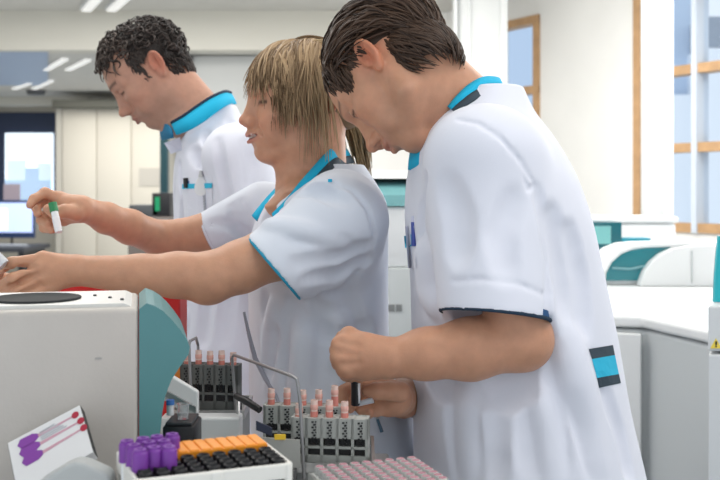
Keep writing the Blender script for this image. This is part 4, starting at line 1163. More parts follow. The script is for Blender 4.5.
    boxobj('case', (-4.1, 10.47, .746), (-3.52, 10.66, .768), mat('grey_keyboard', (.22, .24, .28), .5), kb)
    for r in range(4): boxobj('key_row', (-4.08, 10.485 + r*.043, .768), (-3.54, 10.52 + r*.043, .776), mat('keyboard_keys', (.55, .58, .63), .5), kb)
    fr = empty('picture_frame', (-3.84, 10.95, .745), 'small pale framed card standing left of the bright window, above the monitor', 'card')
    a = P(4, 184, 11.3); b = P(20, 200, 11.3)
    boxobj('card', (a[0], 11.28, b[2]), (b[0], 11.31, a[2]), mat('pale_pink_card', (.50, .42, .48), .7), fr); boxobj('stand', (a[0] + .08, 11.29, .745), (a[0] + .1, 11.31, b[2]), DARKP, fr)
    cu = empty('cupboard', (-2.75, 11.5, 0), 'tall cream cupboard beside the far left window', 'cupboard')
    a = P(62, 106, 11.4); x1 = P(166, 106, 11.4)[0]
    boxobj('carcass', (a[0], 11.42, 0), (x1, 11.9, a[2]), CREAM, cu)
    n = 3; w = (x1 - a[0]) / n
    for i in range(n):
        o = boxobj('door', (a[0] + i*w + .006, 11.40, .08), (a[0] + (i+1)*w - .006, 11.42, a[2] - .02), CREAM, cu, .003)
        mb = MB(); hx = a[0] + i*w + .06; mb.tube([(hx, 11.37, 1.0), (hx, 11.37, 1.16)], .008); mb.build('handle', METAL, o, True)
    boxobj('frame_post', (a[0] - .07, 11.40, 0), (a[0] - .002, 11.9, a[2]), mat('cream_frame', (.60, .57, .50), .6), cu)
    boxobj('notice', (P(139, 172, 11.39)[0], 11.392, P(139, 186, 11.39)[2]), (P(160, 172, 11.39)[0], 11.399, P(139, 168, 11.39)[2]), mat('grey_notice', (.55, .52, .46), .8), cu)
    pr = empty('printer', (-1.45, 6.0, .9), 'black label printer with green light on a dark stand left of the curly-haired man', 'printer')
    d = 6.0
    def bx(name, x0, y0, x1, y1, m, dd=d, th=.3, bev=.004, par=pr):
        a, b = P(x0, y1, dd), P(x1, y0, dd); return boxobj(name, (a[0], dd, a[2]), (b[0], dd + th, b[2]), m, par, bev)
    bx('paper_tray', 129, 205, 158, 217, mat('dark_grey_tray', (.06, .065, .07), .5)); bx('body', 152, 193, 170, 216, BLACK)
    bx('status_light', 155, 197, 159.5, 211, mat('green_led', (.0, .12, .05), .4, emit=(.02, .5, .2), estr=.35), d - .006, .01, .0)
    st = bx('stand', 128, 216.5, 170, 300, mat('brown_grey_stand', (.14, .12, .11), .6)); boxobj('post', (P(132, 300, d)[0], d + .02, 0), (P(168, 300, d)[0], d + .28, P(0, 300, d)[2]), DARKP, pr)
    # ---- analyser behind the woman
    an = empty('analyser', (.14, 3.2, 0), 'white analyser with rounded teal lid between the woman and the right man', 'analyser')
    d = 3.0
    def bx2(name, x0, y0, x1, y1, m, dd=d, th=.6, bev=.012, par=an):
        a, b = P(x0, y1, dd), P(x1, y0, dd); return boxobj(name, (a[0], dd, a[2]), (b[0], dd + th, b[2]), m, par, bev)
    bx2('upper_body', 340, 206, 470, 268, WHITE); 
    mb = MB(); x0, x1 = P(345, 0, d)[0], P(470, 0, d)[0]; pr_ = [(d - .005, P(0, 206, d)[2])] 
    cz = P(0, 206, d)[2]
    prof = [(d + .30 - .31 * math.cos(t), cz + .085 * math.sin(t) ** .7) for t in np.linspace(0, PI, 13)]
    mb.prism(prof, x0, x1, 'x'); mb.build('lid', mat('teal_lid', (.16, .38, .40), .3), an, True)
    mb = MB(); prof = [(d + .30 - .25 * math.cos(t), cz + .083 + .03 * math.sin(t)) for t in np.linspace(0, PI, 9)]; mb.prism(prof, x0, x1, 'x'); mb.build('lid_top', WHITE, an, True)
    bx2('lower_body', 340, 262, 470, 660, WHITE, d + .02, .56)
    bx2('front_panel', 384, 268, 425, 420, mat('pale_grey_panel', (.54, .57, .57), .5), d - .02, .05, .006)
    bx2('side_panel', 340, 268, 382, 500, WHITE, d - .015, .05, .006)
    for k in range(2):
        p = P(391.5 + k * 7.5, 308, d - .022); mb = MB(); mb.box(p - (.009, .001, .010), p + (.009, .001, .010)); mb.build('button', mat('dark_grey_button', (.22, .23, .23), .5), an)
    # ---- long analyser on the right
    la = empty('analyser', (1.2, 3.0, 0), 'long low white analyser bench with flat top right of the nearest man', 'analyser')
    foot = [(.40, 2.725), (.735, 2.60), (.86, 2.20), (2.6, 2.20), (2.6, 4.25), (.40, 4.25)]
    def off(poly, s): 
        c = np.mean(np.array(poly), 0); return [tuple(c + (np.array(p) - c) * s) for p in poly]
    zt = 1.02
    mb = MB(); mb.prism(foot, zt - .030, zt, 'z'); mb.build('top', WHITE, la, bevel=.010, seg=4)
    mb = MB(); mb.prism(off(foot, .985), .12, zt - .033, 'z'); mb.build('body', mat('machine_grey', (.56, .59, .60), .45), la, bevel=.012, seg=3)
    mb = MB(); mb.prism(off(foot, .95), 0, .12, 'z'); mb.build('plinth', DARKP, la)
    # left face panel, painted lighter as the lit side
    A, B = np.array((.43, 2.70, 0)), np.array((.728, 2.588, 0)); n_ = np.array((-.35, -.937, 0))
    mb = MB(); mb.prism([tuple((A + n_*.012)[:2]), tuple((B + n_*.012)[:2]), tuple((B - n_*.01)[:2]), tuple((A - n_*.01)[:2])], .16, zt - .042, 'z'); mb.build('door', WHITE, la, bevel=.004)
    # groove mark on the top
    p = PZ(690, 296, zt + .001); mb = MB(); mb.box(p - (.03, .003, .001), p + (.03, .003, .0005)); mb.build('slot', LIGHTG, la)
    # hood with teal dome window
    hd = empty('analyser_hood', (1.0, 3.6, zt), 'white rounded hood with curved teal window on the long analyser', 'hood')
    d = 3.45
    x0, x1 = P(604, 0, d)[0], P(660, 0, d)[0]; z0 = zt + .001
    def arc(x0, x1, h, n=12, e=.75): return [(x0 + (x1 - x0) * i / n, z0 + h * math.sin(PI / 2 * (i / n)) ** e) for i in range(n + 1)]
    pA = px_poly([(603, 284), (604, 272), (610, 261), (620, 252), (634, 246.5), (650, 245), (735, 243), (735, 290), (603, 290)], d, zt + .0006)
    mb = MB(); mb.prism(pA, d + .03, d + .26, 'y'); mb.build('shell', WHITE, hd, bevel=.01, seg=3)
    pW = px_poly([(606, 281), (608, 270), (616, 259), (628, 251.5), (645, 248.5), (672, 247), (690, 281)], d, zt + .0006)
    mb = MB(); mb.prism(pW, d + .018, d + .031, 'y'); mb.build('window', TEALG, hd)
    pF = [(603, 284), (604, 272), (610, 261), (620, 252), (634, 246.5), (650, 245), (690, 244)]
    mb = MB(); mb.tube([P(x, y, d + .012) for x, y in pF], .008, 10); mb.build('window_rim', WHITE, hd, True)
    pL = px_poly([(640, 285), (645, 272), (652, 262), (662, 254), (674, 248.5), (690, 246), (735, 245), (735, 287), (640, 287)], d - .03, zt + .0006)
    mb = MB(); mb.prism(pL, d - .03, d + .02, 'y'); mb.build('cover', WHITE, hd, bevel=.008, seg=3)
    a = P(692, 0, d - .034); mb = MB(); mb.box((a[0] - .0015, d - .036, P(0, 282, d)[2]), (a[0] + .0015, d - .029, P(0, 250, d)[2])); mb.build('seam', GREYP, hd)
    a, b = P(612, 268, d + .012), P(650, 265, d + .012); mb = MB(); mb.tube([P(612, 268, d + .012), P(630, 269, d+.012), P(650, 265, d + .012)], .004, 6); mb.build('glint_bar', mat('pale_teal', (.2, .42, .46), .3), hd, True)  # pale bar painted as a glint on the teal window
    # sample box with teal panes
    sb = empty('sampler_box', (.95, 3.98, zt), 'upright sampler box with teal glass panes behind the hood', 'sampler')
    d = 4.0
    def bx3(name, x0, y0, x1, y1, m, dd=d, th=.16, bev=.004, par=sb):
        a, b = P(x0, y1, dd), P(x1, y0, dd); return boxobj(name, (a[0], dd, max(a[2], zt + .012)), (b[0], dd + th, b[2]), m, par, bev)
    bx3('frame', 590, 222, 622, 272, mat('dark_teal', (.008, .10, .125), .25)); 
    bx3('pane', 594, 226, 611, 244, mat('light_teal_pane', (.16, .42, .42), .15), d - .008, .01, .0); bx3('pane', 602, 248, 616, 268, mat('teal_pane', (.02, .22, .25), .15), d - .008, .01, .0)
    bx3('side_pane', 622, 238, 651, 252, mat('teal_side', (.01, .22, .30), .25), d, .1); None
    boxobj('base', (P(588, 0, d)[0], d, zt + .001), (P(655, 0, d)[0], d + .17, P(0, 268, d)[2]), WHITE, sb, .003)
    # far white machine under the windows
    fm = empty('analyser', (1.35, 5.0, 0), 'far white analyser cabinet below the oak-framed window', 'analyser')
    a, b = P(560, 217, 4.6), P(676, 217, 4.6)
    boxobj('body', (a[0], 4.6, .05), (b[0], 5.0, a[2] - .03), WHITE, fm, .01); boxobj('top', (a[0] - .01, 4.59, a[2] - .028), (b[0] + .01, 5.0, a[2]), WHITE, fm, .008); boxobj('plinth', (a[0] + .02, 4.62, 0), (b[0] - .02, 4.98, .05), DARKP, fm)
    # nearest cabinet on the right edge
    nc = empty('instrument_cabinet', (.95, 1.9, 0), 'light grey instrument cabinet cut off at the right edge', 'cabinet')
    d = 1.9; a = P(708, 306, d); zs = P(0, 353, d)[2]
    CG = mat('cabinet_grey', (.60, .62, .63), .45)
    def cab(name, z0, z1, e, m):
        mb = MB(); mb.prism([(a[0] + e, d + e), (1.4 - e, d + e), (1.4 - e, 2.10 - e), (a[0] + .080 + e, 2.10 - e)], z0, z1, 'z'); mb.build(name, m, nc, bevel=.004)
    cab('upper_body', zs + .003, a[2], 0, CG); cab('lower_body', .04, zs - .003, .001, CG); cab('plinth', 0, .04, .02, DARKP)
    c0 = P(716, 344, d - .0015); s = .0105
    mb = MB(); mb.prism([(c0[0] - s, c0[2] - s*.8), (c0[0] + s, c0[2] - s*.8), (c0[0], c0[2] + s)], d - .002, d - .0005, 'y'); wl = mb.build('warning_label', mat('warning_yellow', (.80, .62, .08), .5), nc)
    mb = MB(); mb.prism([(c0[0] - .0012, c0[2] - .002), (c0[0] + .0012, c0[2] - .002), (c0[0] + .0018, c0[2] + .005), (c0[0] - .0018, c0[2] + .005)], d - .003, d - .0021, 'y'); mb.box((c0[0] - .0013, d - .003, c0[2] - .0058), (c0[0] + .0013, d - .0021, c0[2] - .0034)); mb.build('warning_mark', BLACK, wl)
    sh = empty('splash_shield', (1.0, 1.98, a[2]), 'curved turquoise splash shield on the grey cabinet at the right edge', 'shield')
    pr_ = []
    for i in range(9):
        t = i / 8; pr_.append((713.5 + 4.5 * t**1.6, 298 - 62 * t))
    poly = px_poly(pr_, 1.96); poly = [(x, z) for x, z in poly]; poly[0] = (poly[0][0], a[2] + .001)
    mb = MB(); mb.prism(poly + [(x + .25, z) for x, z in poly[::-1]], 1.955, 1.965, 'y'); mb.build('pane', mat('turquoise_acrylic', (.01, .40, .46), .15), sh)
    boxobj('foot', (poly[0][0] + .02, 1.94, a[2] + .0005), (1.3, 1.98, a[2] + .008), WHITE, sh)
# ================================================================== racks, tubes and small things on the bench
def rotz(a, c): return Matrix.Translation(c) @ Matrix.Rotation(a, 4, 'Z')
BT = .94
def build_small():
    # ---- white rack with orange and black inserts
    h = 1.09
    A, B, Cc, Dd = PZ(112, 453, h), PZ(253, 432, h), PZ(285, 460, h), PZ(137, 476, h)
    u = unit(Cc - Dd); v = np.array((-u[1], u[0], 0)); L_ = np.linalg.norm(Cc - Dd) + .006; W_ = .108
    ang = math.atan2(u[1], u[0]); O = Dd.copy(); O[2] = 0
    M = rotz(ang, O)
    ra = empty('tube_rack', tuple(M @ Vector((L_/2, W_/2, BT))), 'white tube rack with orange and black inserts holding purple-capped tubes', 'rack')
    zt = h
    RW = mat('rack_white', (.74, .73, .69), .4)
    mb = MB()
    # end frames with cut-outs, made of bars
    for y in (0, W_):
        mb.box((0, y - .0025, zt - .018), (L_, y + .0025, zt - .003), M); mb.box((0, y - .004, BT), (L_, y + .004, BT + .012), M)
        for x in (0, L_ * .5, L_): mb.box((x - .006 if x else 0, y - .004, BT), (x + .006 if x < L_ else L_, y + .004, zt - .003), M)
    for x in (0, L_): mb.box((x - .0022, 0, zt - .022), (x + .0022, W_, zt - .003), M); mb.box((x - .004, 0, BT), (x + .004, W_, BT + .012), M)
    mb.box((0, 0, BT), (L_, W_, BT + .005), M)
    mb.build('frame', RW, ra, bevel=.002)
    mb = MB(); mb.box((.005, .060, zt - .012), (L_ - .005, W_ - .005, zt + .001), M)
    n = 12
    for i in range(n):
        x = .010 + (L_ - .020) * i / (n - 1); mb.box((x - .0052, .061, zt - .002), (x + .0052, W_ - .006, zt + .0025), M, bev=.0015)
    mb.build('orange_insert', mat('orange_plastic', (.85, .30, .02), .4), ra)
    mb = MB(); mb.box((.0025, .003, zt - .030), (L_ - .0025, .059, zt - .006), M)
    mb.box((.008, .006, BT + .02), (L_ - .008, W_ - .006, BT + .05), M)
    mb.build('black_insert', BLACK, ra)
    cols, rows = 9, 4
    cx = lambda i: .010 + (L_ - .020) * i / (cols - 1); cy = lambda j: .010 + .042 * j / (rows - 1)
    mb = MB()
    filled = {(i, j) for i in range(0, 3) for j in range(rows)} - {(2, 3)} | {(2, 3)}
    k = 0
    for i in range(cols):
        for j in range(rows):
            mb2 = MB(); c = M @ Vector((cx(i), cy(j), zt - .0105))
            mb2.lathe([(.0045, .0), (.0066, .0), (.0070, .004), (.0066, .0095), (.0052, .0105), (.0045, .0095), (.0042, .001), (.0045, 0)], c, 14)
            mb2.build('holder_ring', BLACK, ra, True)
    # ---- purple-capped tubes
    PUR = mat('purple_cap', (.19, .042, .33), .4); 
    def tube_proto(name, label, cat, group, capm, r=.0078, hcap=.021, tall=.075, bodym=None):
        t = empty(name, (0, 0, 0), label, cat, group)
        mb = MB(); mb.lathe([(0, 0), (r*.5, .001), (r*.74, .005), (r*.74, tall - .008), (r*.70, tall - .008), (0, tall - .008)], (0, 0, 0), 18); mb.build('glass', bodym or mat('tube_glass', (.78, .80, .82), .15, spec=.6), t, True)
        mb = MB(); z = tall - hcap
        mb.lathe([(r*.76, z), (r, z), (r, z + hcap*.78), (r*.94, z + hcap*.86), (r*.80, z + hcap*.90), (r*.78, z + hcap), (r*.40, z + hcap), (r*.36, z + hcap*.92), (0, z + hcap*.92)], (0, 0, 0), 22)
        mb.build('cap', capm, t, True)
        return t
    spots = [(127, 440), (143, 437.5), (157, 435.5), (172, 433.5), (134, 444), (149, 441.5), (164, 440), (140, 449), (154, 446.5), (169, 446)]
    pro = tube_proto('blood_tube', 'purple-capped tube in the left end of the white rack', 'tube', 'purple-capped tubes in the white rack', PUR)
    for i, (px, py) in enumerate(spots):
        t = pro if i == 0 else copy_tree(pro)
        p = PZ(px, py, 1.107); t.location = (p[0], p[1], 1.107 - .075)
    # ---- pink-capped tubes in the near grey rack
    h = 1.028
    A, B = PZ(312, 466.5, h), PZ(415, 456.5, h); u = unit(B - A); v = np.array((u[1], -u[0], 0)); L_ = np.linalg.norm(B - A); W_ = .13
    M = Matrix.Translation((A[0], A[1], 0)) @ Matrix(((u[0], v[0], 0, 0), (u[1], v[1], 0, 0), (0, 0, 1, 0), (0, 0, 0, 1)))
    rk = empty('tube_rack', tuple(M @ Vector((L_/2, W_/2, BT))), 'pale grey rack full of pink-capped tubes at the bottom edge', 'rack')
    RG = mat('rack_grey', (.58, .59, .57), .45)
    mb = MB(); mb.box((-.004, -.004, BT), (L_ + .004, W_, BT + .008), M); mb.box((-.004, -.004, h - .020), (L_ + .004, W_, h - .008), M)
    for x in (-.004, L_):
        mb.box((x, -.004, BT), (x + .004, W_, h - .008), M)
    mb.box((-.004, -.004, BT), (L_ + .004, 0, h - .008), M)
    mb.build('frame', RG, rk, bevel=.0015)
    PINK = mat('pink_cap', (.42, .20, .245), .5); CLEAR = mat('pale_cap_wall', (.50, .50, .49), .4)
    pro = empty('capped_tube', (0, 0, 0), 'short tube with dull pink cap standing in the pale grey rack', 'tube', 'pink-capped tubes in the grey rack')
    mb = MB(); mb.lathe([(0, 0), (.003, .001), (.0042, .006), (.0042, .075), (0, .075)], (0, 0, 0), 12); mb.build('glass', CLEAR, pro, True)
    mb = MB(); mb.lathe([(.0049, .066), (.0058, .066), (.0058, .0768), (.0053, .0776), (.0050, .0768), (.0047, .072)], (0, 0, 0), 16); mb.build('collar', CLEAR, pro, True)
    mb = MB(); mb.lathe([(.0047, .072), (.0047, .0772), (.0040, .0778), (0, .0776)], (0, 0, 0), 16); mb.build('cap', PINK, pro, True)
    first = True; nu = 9; sp = L_ / nu
    for j in range(8):
        for i in range(nu):
            p = M @ Vector((sp * (i + .5), .007 + .0128 * j, h - .078 + .002))
            pxp = 190 + (CAM_Z - h) * 1000 / p.y
            if pxp > 486: continue
            t = pro if first else copy_tree(pro); first = False; t.location = p
    # ---- grey sample racks (a row of tubes each) in their metal carriers
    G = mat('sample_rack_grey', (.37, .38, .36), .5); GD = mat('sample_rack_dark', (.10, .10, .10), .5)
    def sample_rack(lab, tl, tr, bl, br, d, gm, npos, depth=.022):
        """front face given by its photo corners"""
        a, b = P(*tl, d), P(*tr, d - .012); z0 = P(*bl, d)[2]; z1 = a[2]
        u = b - a; u[2] = 0; Ln = np.linalg.norm(u); u = u / Ln; v = np.array((-u[1], u[0], 0))
        M = Matrix(((u[0], v[0], 0, a[0]), (u[1], v[1], 0, a[1]), (0, 0, 1, 0), (0, 0, 0, 1)))
        r = empty('sample_rack', tuple(M @ Vector((Ln/2, depth/2, z0))), lab, 'rack')
        H_ = z1 - z0; sp = Ln / npos; zb = z0 + H_ * .42; zm = z0 + H_ * .60
        mb = MB(); mb.box((0, 0, z0), (Ln, depth, z0 + H_*.27), M); mb.box((0, depth - .002, z0), (Ln, depth, z1), M)
        mb.box((0, 0, zm), (Ln, depth, z1 - .001), M); mb.box((0, 0, zb - H_*.02), (Ln, depth, zb + H_*.03), M)
        for i in range(npos + 1):
            x = min(max(sp * i - .0018, 0), Ln - .0036); mb.box((x, 0, z0), (x + .0036, depth, z1), M)
        mb.build('body', gm, r)
        for i in range(npos):
            xc = sp * (i + .5)
            mb = MB(); mb.box((xc - sp*.30, -.0006, zm + H_*.04), (xc - sp*.02, .001, z1 - H_*.05), M)
            for q in range(6):
                zq = zm + H_*.05 + q * H_*.048; mb.box((xc + sp*.02 + (q % 2)*sp*.10, -.0006, zq), (xc + sp*.13 + (q % 2)*sp*.10, .001, zq + H_*.03), M)
            mb.build('slot', gm if False else BLACK, r) if i % 1 == 0 and False else mb.bm.free()
            mb = MB()
            for q in range(9):
                zq = zb + H_*.06 + q * H_*.052; o_ = (q % 2) * sp * .12
                mb.box((xc - sp*.16 + o_, -.0008, zq), (xc - sp*.02 + o_, .001, zq + H_*.034), M); mb.box((xc + sp*.08 - o_*.3, -.0008, zq + H_*.01), (xc + sp*.16 - o_*.3, .001, zq + H_*.04), M)
            mb.build('code_marks', BLACK, r)
            mb = MB(); mb.box((xc - sp*.30, .002, zb + H_*.05), (xc + sp*.30, .004, zm - H_*.01), M); mb.build('slot', BLACK, r)
            mb = MB(); mb.box((xc - sp*.36, .002, z0 + H_*.28), (xc + sp*.36, .004, zb - H_*.03), M); mb.build('slot', BLACK, r)
        return M, Ln, sp, depth, z1
    RA = sample_rack('dark grey sample rack at the back beside the teal centrifuge front', (180, 364), (238, 362), (180, 414), (238, 412), 1.47, mat('sample_rack_shadow', (.13, .135, .13), .5), 5)  # rack grey copied darker, shade painted into its colour
    RB = sample_rack('grey sample rack in the middle, mostly behind the front one', (263, 405), (343, 400), (263, 451.4), (343, 450), 1.34, G, 5)
    RC = sample_rack('grey sample rack nearest, with dark slots, just under the hands', (291, 417), (368, 411), (291, 468), (368, 462), 1.26, G, 5)
    PT = mat('pink_serum', (.74, .40, .34), .25, spec=.5); PT2 = mat('pale_tube', (.76, .56, .50), .2, spec=.5); RD = mat('red_serum', (.64, .22, .18), .3)
    def serum_tube(lab, grp):
        t = empty('sample_tube', (0, 0, 0), lab, 'tube', grp)
        mb = MB(); mb.lathe([(0, 0), (.003, .001), (.0046, .005), (.0046, .062), (.0040, .062), (.0040, .045), (0, .045)], (0, 0, 0), 16); mb.build('glass', PT2, t, True)
        mb = MB(); mb.lathe([(.0047, .030), (.0048, .030), (.0048, .048), (.0047, .048)], (0, 0, 0), 16); mb.build('serum', RD, t, True)
        mb = MB(); mb.lathe([(.0047, .050), (.0050, .0505), (.0050, .056), (.0047, .0565)], (0, 0, 0), 16); mb.build('neck_ring', PT, t, True)
        return t
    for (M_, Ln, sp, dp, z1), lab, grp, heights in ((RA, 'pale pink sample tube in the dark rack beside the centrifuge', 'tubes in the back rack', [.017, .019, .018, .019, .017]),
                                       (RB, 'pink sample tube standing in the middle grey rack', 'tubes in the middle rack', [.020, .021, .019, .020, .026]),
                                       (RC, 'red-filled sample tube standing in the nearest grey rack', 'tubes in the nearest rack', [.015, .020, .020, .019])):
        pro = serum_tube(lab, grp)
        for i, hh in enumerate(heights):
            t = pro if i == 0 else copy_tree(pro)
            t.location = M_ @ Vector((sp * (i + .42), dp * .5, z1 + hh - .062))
    WIRE = mat('grey_wire', (.30, .30, .31), .4, metal=.5)
    # ---- metal carriers with wire handles
    def carrier(lab, X0, X1, Y0, Y1, zb, zh, side_wires, name='rack_carrier', wr=.0022):
        t = empty(name, ((X0 + X1)/2, (Y0 + Y1)/2, BT), lab, 'carrier')
        mb = MB(); mb.box((X0, Y0, BT), (X1, Y1, zb)); mb.build('tray', mat('carrier_grey', (.30, .31, .31), .4, metal=.3), t, bevel=.002)
        mb = MB(); mb.box((X0 - .004, Y0 - .004, zb), (X1 + .004, Y0, zb + .012)); mb.box((X0 - .004, Y1, zb), (X1 + .004, Y1 + .004, zb + .012)); mb.box((X0 - .004, Y0, zb), (X0, Y1, zb + .012)); mb.box((X1, Y0, zb), (X1 + .004, Y1, zb + .012))
        mb.build('rim', METAL, t)
        for w in side_wires:
            mb = MB(); mb.tube(w, wr, 10); mb.build('wire_handle', WIRE, t, True)
        return t
    za = P(0, 414, 1.47)[2]
    d1, d2 = 1.455, 1.236
    hw = [P(236, 416, d1), P(234, 385, d1), P(232, 358, d1), P(234, 355, d1 - .004), P(262, 365, 1.365), P(292, 376, d2 + .012), P(297, 379, d2), P(300, 400, d2), P(304, 478, d2)]
    hw[-1][2] = max(hw[-1][2], .955)
    carrier('metal carrier with thin wire handle holding the two front racks', P(263, 0, 1.36)[0], P(372, 0, 1.25)[0], 1.245, 1.375, P(0, 468, 1.26)[2] - .0005, 0, [hw])
    hw = [P(192, 416, 1.45), P(190.5, 380, 1.45), P(189, 345, 1.45), P(190, 341, 1.452), P(196, 338, 1.50), P(198, 345, 1.53), P(200, 414, 1.53)]
    carrier('metal carrier with wire handle under the dark back rack', P(176, 0, 1.47)[0], P(243, 0, 1.455)[0], 1.445, 1.545, za - .0005, 0, [hw])
    # black lever and bits of the carriers
    lv = empty('lever', tuple(P(248, 404, 1.40)), 'black lever handle behind the wire handle', 'lever')
    mb = MB(); mb.tube([P(236, 396, 1.42), P(246, 401, 1.40), P(260, 410, 1.385)], [.0045, .0055, .005], 12); mb.build('grip', BLACK, lv, True)
    mb = MB(); q = P(240, 399, 1.43); mb.tube([P(238, 398, 1.425), (q[0], 1.43, BT)], .003, 8); mb.build('post', METAL, lv, True)
    mb = MB(); q = P(280, 437, 1.225); mb.box(q - (.007, .001, .0035), q + (.007, .001, .0035), bev=.0008); o = mb.build('yellow_sticker', mat('yellow_label', (.75, .48, .03), .5)); 
    tag(o, 'small yellow sticker on the grey guide plate', 'sticker')
    gp = empty('guide_plate', tuple(P(262, 450, 1.23)), 'sloping grey guide plate in front of the racks, left of the wire', 'plate')
    mb = MB(); a = [P(246, 418, 1.32), P(262, 420, 1.32), P(300, 440, 1.23), P(300, 470, 1.22), P(262, 470, 1.22), P(247, 440, 1.30)]
    mb.prism([(p[0], p[2]) for p in a], 1.229, 1.232, 'y'); mb.build('plate', mat('guide_grey', (.34, .34, .32), .5), gp)
    mb = MB(); mb.prism([(P(x, y, 1.226)[0], P(x, y, 1.226)[2]) for x, y in ((256, 421), (272, 428), (272, 436), (256, 430))], 1.2255, 1.2288, 'y'); mb.build('dark_slot', mat('navy_slot', (.02, .025, .05), .5), gp)
    mb = MB(); q = P(268, 470, 1.23); mb.box((q[0] - .02, 1.22, BT), (q[0] + .035, 1.24, q[2] + .002)); mb.build('foot', GD, gp)
    # ---- white module left of the dark rack, cups and box
    wm = empty('rack_loader', tuple(P(178, 402, 1.40)), 'white slanted rack loader between the centrifuge and the dark rack', 'loader')
    d = 1.40
    mb = MB(); mb.prism(px_poly([(160, 372), (168, 374), (198, 392), (198, 414), (192, 418), (160, 398)], d), d, d + .012, 'y'); mb.build('slope_panel', WHITE, wm, bevel=.002)
    mb = MB(); mb.prism(px_poly([(158, 386), (196, 407), (196, 413), (158, 392)], d - .004), d - .006, d - .001, 'y'); mb.build('rail', METAL, wm)
    mb = MB(); mb.box((P(160, 0, d)[0], d, BT), (P(240, 0, d)[0], d + .035, P(0, 418, d)[2])); mb.build('base', WHITE, wm, bevel=.003)
    og = empty('card_box', tuple(P(178, 370, 1.50)), 'small orange carton behind the teal centrifuge front', 'carton')
    mb = MB(); a, b = P(172, 384, 1.56), P(191, 349, 1.56); mb.box((a[0], 1.549, BT), (b[0], 1.558, b[2])); mb.build('carton', mat('orange_card', (.75, .24, .04), .6), og)
    bb = empty('tip_box', tuple(P(178, 430, 1.27)), 'black box under the clear cup, right of the teal front', 'box')
    a, b = P(167, 438, 1.24), P(198, 421, 1.24)
    mb = MB(); mb.box((a[0], 1.21, BT), (b[0], 1.27, b[2]), bev=.003); mb.build('base', BLACK, bb, True); mb = MB(); mb.box((a[0] + .003, 1.213, b[2]), (b[0] - .003, 1.267, b[2] + .004), bev=.0015); mb.build('lid', DARKP, bb)
    cp = empty('sample_cup', (0, 0, 0), 'small clear plastic cup standing on the black box', 'cup')
    q = P(183, 423, 1.235); q[2] = b[2] + .0042
    mb = MB(); mb.lathe([(0, 0), (.0065, 0), (.0075, .017), (.0082, .017), (.0082, .0185), (.0068, .0185), (.0058, .002), (0, .002)], q, 20); mb.build('cup', mat('clear_plastic', (.9, .92, .93), .08, trans=.85, ior=1.3), cp, True); cp.location = (0, 0, 0)
    bc = empty('reagent_vial', (0, 0, 0), 'small vial with blue cap beside the teal centrifuge front', 'vial')
    q = P(171, 421, 1.26); q[2] = b[2] + .0042; q[1] = 1.255
    mb = MB(); mb.lathe([(0, 0), (.0046, 0), (.0046, .013), (0, .013)], q, 16); mb.build('glass', mat('vial_white', (.75, .77, .8), .3), bc, True)
    mb = MB(); mb.lathe([(0, .013), (.0052, .013), (.0052, .019), (0, .0195)], q, 16); mb.build('cap', mat('blue_cap', (.06, .20, .55), .4), bc, True)
    # ---- box with a picture of purple blood-collection needles
    Lp, Tp, Bp = P(7.5, 443, 1.095), P(79.5, 405, 1.110), P(35, 512, 1.01)
    ux = unit(Tp - Lp); vx = Bp - Lp; vx = vx - ux * (vx @ ux); vx = unit(vx); nx = np.cross(ux, vx); nx = nx if nx[1] < 0 else -nx
    ww = np.linalg.norm(Tp - Lp); hh = .076; th = .012
    M = Matrix(((ux[0], vx[0], nx[0], Lp[0]), (ux[1], vx[1], nx[1], Lp[1]), (ux[2], vx[2], nx[2], Lp[2]), (0, 0, 0, 1)))
    M2 = M.copy()
    lb = empty('supply_box', tuple(Lp), 'white cardboard box printed with purple and red needles, leaning on the centrifuge', 'box')
    mb = MB(); mb.box((0, 0, -th), (ww, hh, 0), M); mb.build('carton', mat('white_card', (.76, .76, .77), .5), lb, bevel=.0006)
    mb = MB(); mb.box((ww, .001, -th + .001), (ww + .0006, hh - .001, -.001), M); mb.build('dark_side', BLACK, lb); mb = MB(); mb.box((-.0006, .001, -th + .001), (0, hh - .001, -.001), M); mb.build('dark_side', BLACK, lb)
    PU2 = mat('print_purple', (.24, .06, .36), .5); RED2 = mat('print_red', (.42, .03, .06), .5); PNK = mat('print_pink', (.60, .34, .42), .5); GRY = mat('print_grey', (.48, .50, .54), .5)
    def pic(name, polys, m, z):
        mb = MB()
        for pl in polys: mb.prism(pl, z, z + .0003, 'z', M)
        mb.build(name, m, lb)
    # three needles run from lower left (purple hubs) to upper right (red ends)
    hubs = []; stems = []; reds = []; greys = []
    for k, (a, b) in enumerate((((.016, .013), (.078, .012)), ((.016, .026), (.082, .0245)), ((.017, .040), (.083, .0365)))):
        hubs.append([(a[0] - .002, a[1] - .0075), (a[0] + .012, a[1] - .007), (a[0] + .018, a[1] - .003), (a[0] + .018, a[1] + .003), (a[0] + .012, a[1] + .007), (a[0] - .002, a[1] + .0075), (a[0] - .006, a[1])])
        stems.append([(a[0] + .018, a[1] - .0022), (b[0], b[1] - .0010), (b[0], b[1] + .0010), (a[0] + .018, a[1] + .0022)])
        reds.append([(b[0] + .0042 * math.cos(t), b[1] + .0050 * math.sin(t)) for t in np.linspace(0, 2*PI, 11)[:-1]])
    for k in range(5): greys.append([(.036, .0090 - .0030*k + .012), (.066 - .003*k, .0090 - .0030*k + .011), (.066 - .003*k, .0105 - .0030*k + .011), (.036, .0105 - .0030*k + .012)])
    pic('printed_needle', stems, PNK, .0002); pic('printed_hub', hubs, PU2, .0004); pic('printed_tip', reds, RED2, .0005); pic('printed_text_lines', greys, GRY, .0003)
    # grey tray below it
    tr = empty('bench_tray', tuple(P(85, 478, .99)), 'pale grey sloping tray edge in front of the printed box', 'tray')
    d = 1.0
